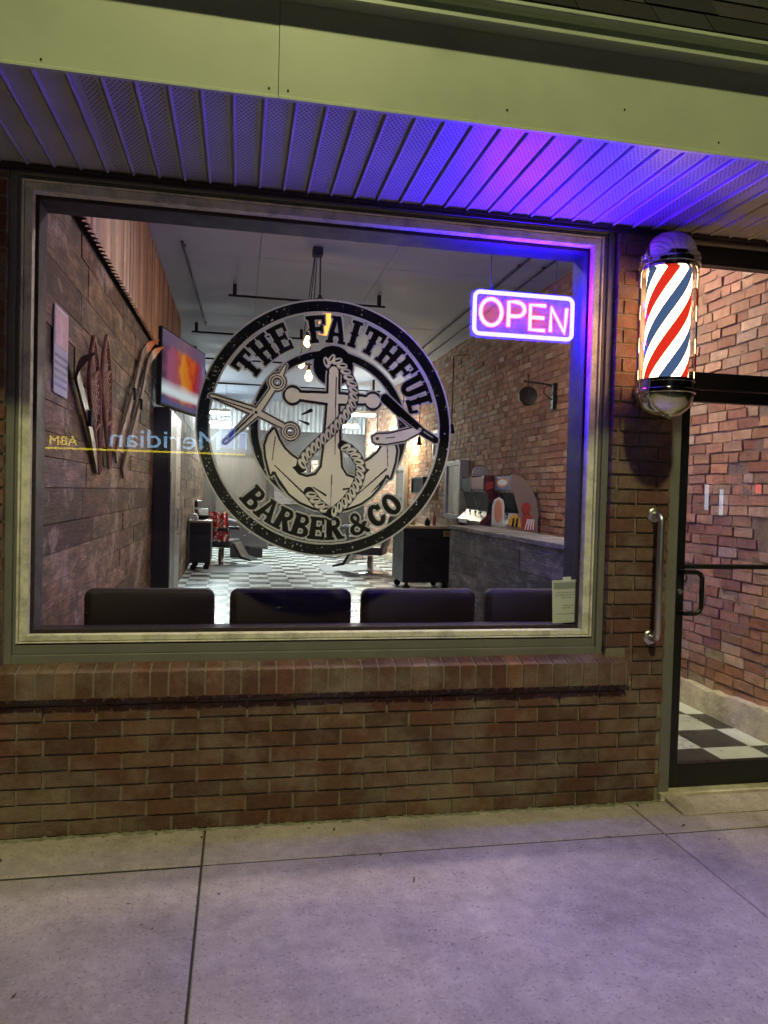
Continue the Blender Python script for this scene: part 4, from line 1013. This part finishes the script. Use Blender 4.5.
b.tube(back(arcp(180, 208, 62, 88, 0, 360, 30)[:-1]), TR - .002, 8, closed=True)
b.tube(back([sp(283, 296), sp(283, 128), sp(330, 128)] + arcp(330, 176, 48, 48, 90, -90, 12) + [sp(283, 224)]), TR - .002, 8)
b.tube(back([sp(503, 138), sp(412, 138), sp(412, 306), sp(500, 306)]), TR - .002, 8); b.tube(back([sp(412, 222), sp(494, 222)]), TR - .002, 8)
b.tube(back([sp(536, 310), sp(538, 146), sp(622, 312), sp(632, 146)]), TR - .002, 8)
b.build('tube_channel', M['white'], t, smooth=True)
b = MB(); b.prism([(SXC + x, SZC + z) for x, z in rrect(-.262, .262, -.113, .113, .035, 6)], 'y', SY + .021, SY + .025); b.build('backing', M['acrylic'], t)
b = MB(); b.tube([(1.93, SY + .02, SZC + .10), (1.915, SY + .02, 2.45), (1.912, SY + .02, 2.61)], .002, 6); b.build('cord', M['blackp'], t); b = MB(); b.tube([(2.24, SY + .02, SZC + .10), (2.25, SY + .02, 2.61)], .0012, 6); b.build('cord', M['blackp'], t)

# paper notice taped inside the glass
t = thing('paper_notice', 'small white paper notice taped low in the right window corner', 'notice', (2.305, .114, .84))
RM = Matrix.Translation((2.305, .1165, .945)) @ Matrix.Rotation(math.radians(-2.5), 4, 'Y')
b = MB(); b.box(-.066, .066, 0, .0006, -.103, .103, mat=RM); b.build('sheet', M['paper'], t)
b = MB(); b.box(-.058, .058, -.0012, -.0002, .060, .092, mat=RM); b.build('header', M['papergrey'], t)
b = MB()
for (z, x0, x1) in ((.040, -.045, .045), (.028, -.05, .05), (.016, -.02, .04), (-.022, -.012, .04), (-.034, -.012, .03), (-.062, -.045, .045)):
    x = x0
    while x < x1: w = R.uniform(.006, .016); b.box(x, min(x + w, x1), -.0012, -.0002, z, z + .005, mat=RM); x += w + .004
b.build('printing', M['ink'], t)
b = MB(); b.box(-.012, .03, -.0016, -.0004, .095, .118, mat=RM); b.build('tape', M['white'], t)

# ------------------------------------------------------------------ counter, arcade machines, right wall things
t = thing('reception_counter', 'waist high counter clad in weathered grey planks by the brick wall', 'counter', (2.95, 2.3, FZ))
b = MB(); z = FZ; gp = [(.15, .14, .135), (.115, .108, .105), (.19, .18, .17), (.095, .09, .088)]
while z < 1.10:
    h = min(R.choice([.15, .18, .19]), 1.112 - z); y = .62 - R.uniform(0, .6)
    while y < 3.73:
        l = R.uniform(.8, 1.7); a, c = max(.62, y), min(y + l, 3.73)
        if c > a + .03: b.box(2.80 - R.uniform(.012, .02), 2.80, a + .001, c - .001, z + .002, z + h - .002, jc(R.choice(gp), .2), jit=.0008)
        y += l
    z += h
b.build('plank_front', M['greyplank'], t)
b = MB(); b.box(2.80, 3.10, .62, 3.73, FZ, 1.112); b.build('body', M['black'], t)
b = MB(); b.box(2.765, 3.13, .60, 3.75, 1.112, 1.147, (.16, .15, .145)); b.build('countertop', M['greyplank'], t, bevel=.004)

def arcade(label, y0, xf, side, face, lower, w=.48, top=1.66):
    t = thing('arcade_machine', label, 'arcade machine', (xf + .2, y0, FZ), 'arcade machines against the brick wall')
    xb = 3.80
    prof = [(xf + .05, FZ), (xb, FZ), (xb, 1.28), (xb - .02, 1.40), (xb - .07, 1.52), (xb - .16, top - .04), (xb - .24, top), (xf + .01, top + .01), (xf, top - .02), (xf, 1.50), (xf + .035, 1.48), (xf + .10, 1.27), (xf - .03, 1.15), (xf - .035, 1.10), (xf + .05, 1.02)]
    for y in (y0, y0 + w - .02):
        b = MB(); b.prism(prof, 'y', y, y + .02); b.build('side_panel', side, t)
    b = MB(); b.box(xf + .11, xb - .01, y0 + .021, y0 + w - .021, FZ, 1.48); b.box(xf + .02, xb - .26, y0 + .021, y0 + w - .021, 1.482, top - .01); b.build('body', M['black'], t)
    b = MB(); b.box(xf + .004, xf + .018, y0 + .02, y0 + w - .02, 1.51, top - .012); b.build('marquee', face, t)
    b = MB(); b.prism([(xf + .04, 1.475), (xf + .095, 1.28), (xf + .105, 1.285), (xf + .05, 1.478)], 'y', y0 + .04, y0 + w - .04); b.build('screen', M['screen'], t)
    b = MB(); b.prism([(xf - .025, 1.152), (xf + .09, 1.262), (xf + .10, 1.23), (xf - .02, 1.10)], 'y', y0 + .022, y0 + w - .022); cp = b.build('control_panel', lower, t)
    for k in range(2):
        yy = y0 + .14 + .2 * k; b = MB(); b.tube([(xf + .03, yy, 1.20), (xf + .025, yy, 1.245)], .005, 8); b.lathe([(.001, -.014), (.012, -.006), (.014, 0), (.010, .010), (.001, .014)], (xf + .025, yy, 1.252), 10); b.build('joystick', M['blackp'], cp, smooth=True)
    b = MB(); b.box(xf + .055, xf + .07, y0 + .022, y0 + w - .022, FZ + .05, 1.01); b.build('front_panel', lower, t)
    return t
def oval(axis, c, ru, rv, m=20, a0=0, a1=2 * PI): return [(c[0] + ru * math.cos(a0 + (a1 - a0) * i / m), c[1] + rv * math.sin(a0 + (a1 - a0) * i / m)) for i in range(m)]
xf = 3.49
t = arcade('front arcade machine with a plain beige rounded side and a blue marquee', 4.0, xf, M['beige'], M['bluemq'], M['white'])
b = MB(); b.prism(oval('x', (4.24, 1.585), .19, .05), 'x', xf - .001, xf + .003); b.build('emblem', M['orangeart'], t)
b = MB(); b.prism(oval('x', (4.24, 1.585), .14, .032), 'x', xf - .004, xf - .0015); b.build('emblem', M['white'], t)
b = MB(); b.prism([(4.06, 1.13), (4.42, 1.13), (4.42, 1.33), (4.36, 1.40), (4.22, 1.43), (4.10, 1.40), (4.06, 1.34)], 'x', xf - .045, xf - .038); b.build('front_art', M['white'], t)
b = MB(); b.prism(oval('x', (4.22, 1.28), .11, .12), 'x', xf - .05, xf - .0455); b.build('front_art', M['orangeart'], t)
b = MB(); b.prism(oval('y', (xf + .05, 1.12), .075, .14, 14, 0, PI), 'y', 3.993, 3.998); b.build('side_art', M['yellow'], t)
for dx in (.02, .06): b = MB(); b.prism([(xf + dx, 1.13), (xf + dx + .022, 1.13), (xf + dx + .03, 1.22), (xf + dx + .012, 1.22)], 'y', 3.987, 3.992); b.build('side_art', M['blackp'], t)
b = MB(); b.prism([(xf + .13, 1.10), (xf + .285, 1.10), (xf + .27, 1.20), (xf + .21, 1.27), (xf + .14, 1.24)], 'y', 3.993, 3.998); b.build('side_art', M['redart'], t)
for k in range(4): b = MB(); b.prism([(xf + .16 + .03 * k, 1.10), (xf + .172 + .03 * k, 1.10), (xf + .205 + .02 * k, 1.21), (xf + .19 + .02 * k, 1.21)], 'y', 3.987, 3.992); b.build('side_art', M['white'], t)
b = MB(); b.prism(oval('y', (xf + .17, 1.32), .05, .065), 'y', 3.987, 3.992); b.build('side_art', M['redart'], t)
t = arcade('middle arcade machine with dark plum sides and red art', 4.62, 3.41, M['purplebk'], M['redart'], M['black'])
b = MB(); b.prism([(3.43, 1.50), (3.53, 1.53), (3.52, 1.60), (3.43, 1.58)], 'y', 4.613, 4.618); b.build('side_art', M['redart'], t)
b = MB(); b.prism([(3.45, 1.22), (3.53, 1.26), (3.55, 1.38), (3.48, 1.36)], 'y', 4.613, 4.618); b.build('side_art', M['blackp'], t)
t = arcade('rear arcade machine with black sides and a round topper', 5.3, 3.50, M['black'], M['screen'], M['white'])
b = MB(); b.lathe([(.06, 0), (.10, .0), (.10, .03), (.02, .035)], (3.60, 5.30, 1.70), 18, 'y'); b.lathe([(.001, -.01), (.05, -.008), (.06, 0)], (3.60, 5.30, 1.71), 18, 'y'); b.build('topper', M['mirframe'], t, smooth=True)

# hanging double sided clock on a scroll bracket
t = thing('bracket_clock', 'round double sided clock hanging from a scroll bracket on the brick wall', 'clock', (3.58, 3.75, 2.44))
b = MB(); b.lathe([(.075, -.030), (.088, -.034), (.094, -.022), (.094, .022), (.088, .034), (.075, .030)], (3.545, 3.75, 2.44), 28, 'y'); b.build('case', M['blackmetal'], t, smooth=True)
b = MB(); b.lathe([(.001, -.024), (.078, -.0235), (.078, .0235), (.001, .024)], (3.545, 3.75, 2.44), 28, 'y'); b.build('dial', M['clockface'], t)
b = MB(); b.tube([(3.545, 3.715, 2.44), (3.545, 3.715, 2.495)], .003, 6); b.tube([(3.545, 3.715, 2.44), (3.585, 3.715, 2.455)], .003, 6); b.build('hand', M['blackmetal'], t)
b = MB(); b.tube([(3.545, 3.75, 2.53), (3.545, 3.75, 2.62)], .006, 6); b.tube([(3.50, 3.75, 2.585), (3.70, 3.75, 2.57), (3.84, 3.75, 2.555)], .008, 8)
b.tube([(3.83, 3.75, 2.40)] + [(3.76 - .05 * math.cos(a), 3.75, 2.50 + .05 * math.sin(a)) for a in np.linspace(-1.2, 4, 14)], .005, 6)
b.lathe([(.001, .05), (.012, .03), (.010, .01), (.004, 0)], (3.545, 3.75, 2.615), 10); b.box(3.80, 3.846, 3.72, 3.78, 2.32, 2.58); b.build('bracket', M['blackmetal'], t, smooth=True)

def wall_mirror(name, label, cat, y0, y1, z0, z1, dep, fw, fm, pm_):
    t = thing(name, label, cat, (3.8, y0, z0)); xb = 3.838; xf = xb - dep
    b = MB(); b.box(xf, xb, y0, y0 + fw, z0, z1); b.box(xf, xb, y1 - fw, y1, z0, z1); b.box(xf, xb, y0 + fw, y1 - fw, z0, z0 + fw); b.box(xf, xb, y0 + fw, y1 - fw, z1 - fw, z1); b.build('frame', fm, t, bevel=.004)
    b = MB(); b.box(xf + .02, xb, y0 + fw, y1 - fw, z0 + fw, z1 - fw); b.build('panel', pm_, t); return t
wall_mirror('wall_mirror', 'tall grey framed mirror on the brick wall left of the arcade machines', 'mirror', 6.5, 7.25, 1.10, 1.92, .13, .07, M['mirframe'], M['mirror'])
wall_mirror('wall_cabinet', 'small black wall box behind the decal ring left of the tall mirror', 'wall cabinet', 8.3, 9.1, 1.44, 1.72, .2, .03, M['black'], M['screen'])
wall_mirror('framed_picture', 'grey framed picture high on the brick wall behind the decal ring', 'picture', 7.9, 8.35, 2.0, 2.46, .04, .05, M['mirframe'], M['clockface'])
wall_mirror('wall_mirror', 'far barber station mirror on the brick wall behind the inner ring', 'mirror', 10.2, 11.0, 1.1, 1.95, .08, .07, M['mirframe'], M['mirror'])

# rolling cabinets
def caster(mb, x, y):
    mb.lathe([(.012, -.018), (.045, -.018), (.05, -.010), (.05, .010), (.045, .018), (.012, .018)], (x, y, FZ + .05), 16, 'y'); mb.box(x - .02, x + .02, y - .026, y + .026, FZ + .06, FZ + .125)
def rolling(label, x0, x1, y0, y1, z1, side, group):
    t = thing('rolling_cabinet', label, 'cabinet', ((x0 + x1) / 2, (y0 + y1) / 2, FZ), group)
    b = MB(); b.box(x0, x1, y0, y1, FZ + .125, z1 - .02); b.build('body', M['black'], t, bevel=.005)
    b = MB(); b.box(x0 - .01, x1 + .01, y0 - .01, y1 + .01, z1 - .02, z1 + .012); b.build('worktop', M['wood'], t, bevel=.003)
    b = MB(); b.box(x1 + .001, x1 + .008, y0 + .02, y1 - .02, FZ + .15, z1 - .05); b.build('side_panel', side, t)
    b = MB(); b.box((x0 + x1) / 2 - .08, (x0 + x1) / 2 + .08, y0 - .014, y0 - .002, z1 - .2, z1 - .185); b.build('handle', M['blackp'], t)
    for x in (x0 + .07, x1 - .07):
        for y in (y0 + .07, y1 - .07): b = MB(); caster(b, x, y); b.build('caster', M['blackp'], t, smooth=True)
    return t
t = rolling('wide black rolling cabinet beside the grey plank counter', 3.06, 3.765, 7.0, 7.75, .97, M['black'], 'rolling barber cabinets')
b = MB(); b.box(3.64, 3.74, 6.985, 6.995, .84, .92); b.build('sticker', M['green'], t)
b = MB(); b.box(3.655, 3.725, 6.978, 6.984, .855, .905); b.build('sticker', M['red'], t)
t = rolling('steel sided rolling cabinet near the tall black cabinet on the left', -.05, .30, 9.6, 10.3, .88, M['steelside'], 'rolling barber cabinets')
b = MB(); b.lathe([(.05, 0), (.11, .03), (.16, .07), (.155, .075), (.09, .04), (.001, .02)], (.14, 10.0, .895), 20); tag(b.build('wash_bowl', M['blackp'], smooth=True), 'black plastic bowl on top of the left rolling cabinet', 'bowl')
b = MB(); b.box(-.02, .08, 9.7, 9.95, .893, .96); b.box(-.01, .06, 9.72, 9.90, .96, 1.0); tag(b.build('towel_stack', M['white'], bevel=.012), 'white towels stacked on the left rolling cabinet', 'towels')
b = MB(); b.lathe([(.04, 0), (.045, .12), (.02, .15), (.012, .19), (.002, .195)], (3.3, 7.5, .983), 14); tag(b.build('spray_bottle', M['yellow'], smooth=True), 'yellow bottle standing on the wide black rolling cabinet', 'bottle')

for (x, y, rr_, hh, mat_, lab) in ((3.16, 7.25, .03, .16, 'white', 'small white bottle on the wide black rolling cabinet'), (3.45, 7.2, .04, .11, 'blackp', 'short black jar on the wide black rolling cabinet'),
                                 (3.58, 7.3, .026, .20, 'redart', 'slim red bottle on the wide black rolling cabinet')):
    b = MB(); b.lathe([(rr_, 0), (rr_, hh * .65), (rr_ * .45, hh * .78), (rr_ * .45, hh), (.002, hh + .002)], (x, y, .983), 14); tag(b.build('bottle', M[mat_], smooth=True), lab, 'bottle')
# barber chairs
def barber_chair(label, cx_, cy_, rz):
    t = thing('barber_chair', label, 'barber chair', (cx_, cy_, FZ), 'barber chairs on the checkerboard floor')
    RM = Matrix.Translation((cx_, cy_, FZ)) @ Matrix.Rotation(rz, 4, 'Z')
    T = lambda mb: (setattr(mb, 'v', [tuple(RM @ Vector(p)) for p in mb.v]), mb)[1]
    b = MB(); b.lathe([(.30, 0), (.30, .02), (.22, .04), (.06, .06), (.05, .30)], (0, 0, 0), 28); T(b).build('base', M['chrome'], t, smooth=True)
    b = MB(); b.prism(rrect(-.27, .27, -.25, .27, .06), 'z', .33, .47); T(b).build('seat', M['leather'], t, bevel=.02)
    b = MB(); b.prism([(-.27, .45), (-.20, .44), (-.36, 1.02), (-.44, 1.0)], 'x', -.26, .26); T(b).build('backrest', M['greyleather'], t, bevel=.02)
    b = MB(); b.box(-.12, .12, -.49, -.42, 1.03, 1.17); T(b).build('headrest', M['leather'], t, bevel=.02)
    for s in (-1, 1):
        b = MB(); b.box(s * .31 - .04, s * .31 + .04, -.22, .24, .63, .69); b.box(s * .31 - .015, s * .31 + .015, -.02, .05, .40, .63); T(b).build('armrest', M['leather'], t, bevel=.012)
    b = MB(); b.prism([(.27, .40), (.42, .14), (.62, .10), (.62, .13), (.45, .18), (.31, .42)], 'x', -.20, .20); T(b).build('footrest', M['blackmetal'], t, bevel=.006)
    return t
barber_chair('barber chair beside the left rolling cabinet, draped with a red dotted cape', .46, 10.6, -1.9)
barber_chair('barber chair behind the wide black rolling cabinet', 3.0, 9.3, 1.2)
barber_chair('barber chair farthest back behind the decal letters', 3.1, 12.2, 1.2)
b = MB(); nn = 14
vs = []
for i in range(nn + 1):
    for j in range(nn + 1):
        u, v = i / nn - .5, j / nn
        zz = 1.02 - .52 * v + .02 * math.sin(u * 22 + v * 3); vs.append((.40 + u * .34 + .06 * v * u, 10.36 - .10 * math.sin(v * 2.2) + .025 * math.sin(u * 19), zz))
b.add(vs, [(i * (nn + 1) + j, (i + 1) * (nn + 1) + j, (i + 1) * (nn + 1) + j + 1, i * (nn + 1) + j + 1) for i in range(nn) for j in range(nn)])
tag(b.build('barber_cape', M['cape'], smooth=True), 'red cape with white dots hung over the left barber chair', 'cape')
t = thing('shampoo_bench', 'grey padded shampoo bench with a curved chrome handle near the back wall', 'bench', (.95, 12.2, FZ))
b = MB(); b.prism([(.48, .34), (1.36, .22), (1.38, .66), (.50, .84)], 'y', 12.0, 12.5); b.build('padded_side', M['greyleather'], t, bevel=.03)
b = MB(); b.tube([(.86, 11.985, .50), (.95, 11.95, .56), (1.08, 11.95, .60), (1.2, 11.985, .64)], .012, 8); b.build('handle', M['chrome'], t, smooth=True)
b = MB(); b.box(.6, 1.25, 12.05, 12.45, FZ, .26); b.build('base', M['black'], t)
for (x0, x1, y0, y1, lab) in ((.15, 1.35, 9.2, 10.6, 'grey floor mat under the left barber chair'), (2.2, 3.3, 9.0, 10.6, 'grey floor mat under the right barber chair')):
    b = MB(); b.prism(rrect(x0, x1, y0, y1, .15), 'z', FZ + .003, FZ + .012); tag(b.build('floor_mat', M['mat']), lab, 'mat', 'mats under the barber chairs')

# ------------------------------------------------------------------ across the street: bank with a lit sign (seen as reflection)
bank = thing('bank_building', 'dark building across the street with a lit sign, mirrored in the window', 'building', (-1, -22, 0))
b = MB(); b.box(-14, 24, -30, -20.6, -.1, 7); b.build('wall', M['bankwall'], bank)
t = thing('bank_sign', 'lit sign with pale blue lettering over a yellow line, mirrored in the window', 'sign', (-1, -20.3, 2.6))
def text(body, size, x, z, wid, mat, name):
    c = bpy.data.curves.new(name, 'FONT'); c.body = body; c.size = size; c.extrude = .02; c.align_x = 'RIGHT'
    o = bpy.data.objects.new(name, c)
    me = bpy.data.meshes.new_from_object(o); bpy.data.objects.remove(o); bpy.data.curves.remove(c)
    me.materials.clear(); me.materials.append(mat)
    o = bpy.data.objects.new(name, me); COL.objects.link(o); o.parent = t
    xs = [v_.co.x for v_ in me.vertices]; k = wid / (max(xs) - min(xs))
    for v_ in me.vertices: v_.co.x *= k
    o.rotation_euler = (PI / 2, 0, PI); o.location = (x + 1, .06, z - 2.6); return o
text('Meridian', .80, -3.19, 2.64, 3.24, M['signblue'], 'lettering')
text('ABM', .40, -4.87, 2.62, .77, M['signyellow'], 'lettering')
b = MB(); b.box(-4.98, .92, -20.30, -20.24, 2.50, 2.555); b.build('yellow_line', M['signyellow'], t)
b = MB(); b.box(.15, .56, -20.30, -20.27, 2.72, 3.38); b.box(.72, .92, -20.30, -20.27, 2.72, 3.20); b.build('logo_panel', M['signlogo'], t)
b = MB()
for (a, c, h) in ((.12, .59, 3.40), (.69, .95, 3.22)):
    b.box(a, a + .035, -20.28, -20.24, 2.68, h); b.box(c - .035, c, -20.28, -20.24, 2.68, h); b.box(a, c, -20.28, -20.23, h - .035, h)
b.box(.33, .39, -20.265, -20.25, 2.95, 3.2)
b.build('logo_outline', M['signblue'], t)
for x in (17.3, 17.9):
    b = MB(); b.box(x, x + .12, -20.6, -20.55, 1.15 if x < 17.5 else .95, 2.05 if x < 17.5 else 1.9); b.build('window', M['litwin'], bank)
b = MB(); b.box(19.37, 19.55, -20.6, -20.55, 1.8, 2.12); b.build('alarm_lamp', M['redlamp'], bank)

# street lamp at the kerb behind the viewpoint
t = thing('street_lamp', 'tall galvanised street lamp at the kerb opposite the shop window', 'street lamp', (1.3, -6.3, 0))
b = MB(); b.lathe([(.14, 0), (.14, .05), (.09, .08), (.085, .5), (.05, 8.2)], (1.3, -6.3, -.14), 16); b.tube([(1.3, -6.3, 8.0), (1.3, -6.2, 8.35), (1.3, -5.6, 8.45)], .04, 10); b.build('pole', M['galv'], t, smooth=True)
b = MB(); b.box(1.12, 1.48, -5.9, -5.2, 8.40, 8.50); b.build('lamp_head', M['galv'], t, bevel=.02)
b = MB(); b.box(1.16, 1.44, -5.85, -5.25, 8.385, 8.398); b.build('lens', M['lens'], t)
ld = bpy.data.lights.new('street_light', 'AREA'); ld.shape = 'DISK'; ld.size = .6; ld.energy = 640; ld.color = (1.0, .98, .44)
lo = bpy.data.objects.new('street_light', ld); COL.objects.link(lo); lo.location = (1.3, -5.55, 8.36)
lo.rotation_euler = (Vector((1.2, -.3, 1.4)) - Vector((1.3, -5.55, 8.36))).to_track_quat('-Z', 'Y').to_euler()

# ------------------------------------------------------------------ sky, camera, view
w = bpy.data.worlds.new('World'); S.world = w; w.use_nodes = True
nt = w.node_tree; nt.nodes.clear(); out = nt.nodes.new('ShaderNodeOutputWorld'); bg = nt.nodes.new('ShaderNodeBackground')
sk = nt.nodes.new('ShaderNodeTexSky'); sk.sky_type = 'NISHITA'; sk.sun_disc = False; sk.sun_elevation = math.radians(3); sk.sun_rotation = math.radians(200)
bg.inputs[1].default_value = .0002; nt.links.new(sk.outputs[0], bg.inputs[0]); nt.links.new(bg.outputs[0], out.inputs[0])

cam = bpy.data.cameras.new('camera'); co = bpy.data.objects.new('camera', cam); COL.objects.link(co); S.camera = co
yaw, pitch, roll, f = 1.94660749e-01, -2.59493580e-02, 2.67112189e-02, 735.983
fwd = Vector((math.sin(yaw) * math.cos(pitch), math.cos(yaw) * math.cos(pitch), math.sin(pitch)))
rt = Vector((math.cos(yaw), -math.sin(yaw), 0)); up = rt.cross(fwd)
r2 = rt * math.cos(roll) + up * math.sin(roll); u2 = -rt * math.sin(roll) + up * math.cos(roll)
mw = Matrix((r2, u2, -fwd)).transposed().to_4x4(); mw.translation = (.760032, -3.16720, 1.441815)
co.matrix_world = mw
cam.sensor_fit = 'VERTICAL'; cam.sensor_height = 24; cam.lens = f / 1024 * 24; cam.clip_start = .02; cam.clip_end = 500
v = S.view_settings; v.view_transform = 'Standard'; v.look = 'None'; v.exposure = 0; v.gamma = 1
cy = S.cycles; cy.use_denoising = True
try: cy.denoiser = 'OPENIMAGEDENOISE'
except Exception: pass
cy.max_bounces = 8; cy.diffuse_bounces = 4; cy.glossy_bounces = 4; cy.transparent_max_bounces = 16; cy.transmission_bounces = 4
cy.sample_clamp_indirect = 6; cy.caustics_reflective = False; cy.caustics_refractive = False; cy.blur_glossy = .5
for o in bpy.data.objects:
    if '_loc' in o: del o['_loc']
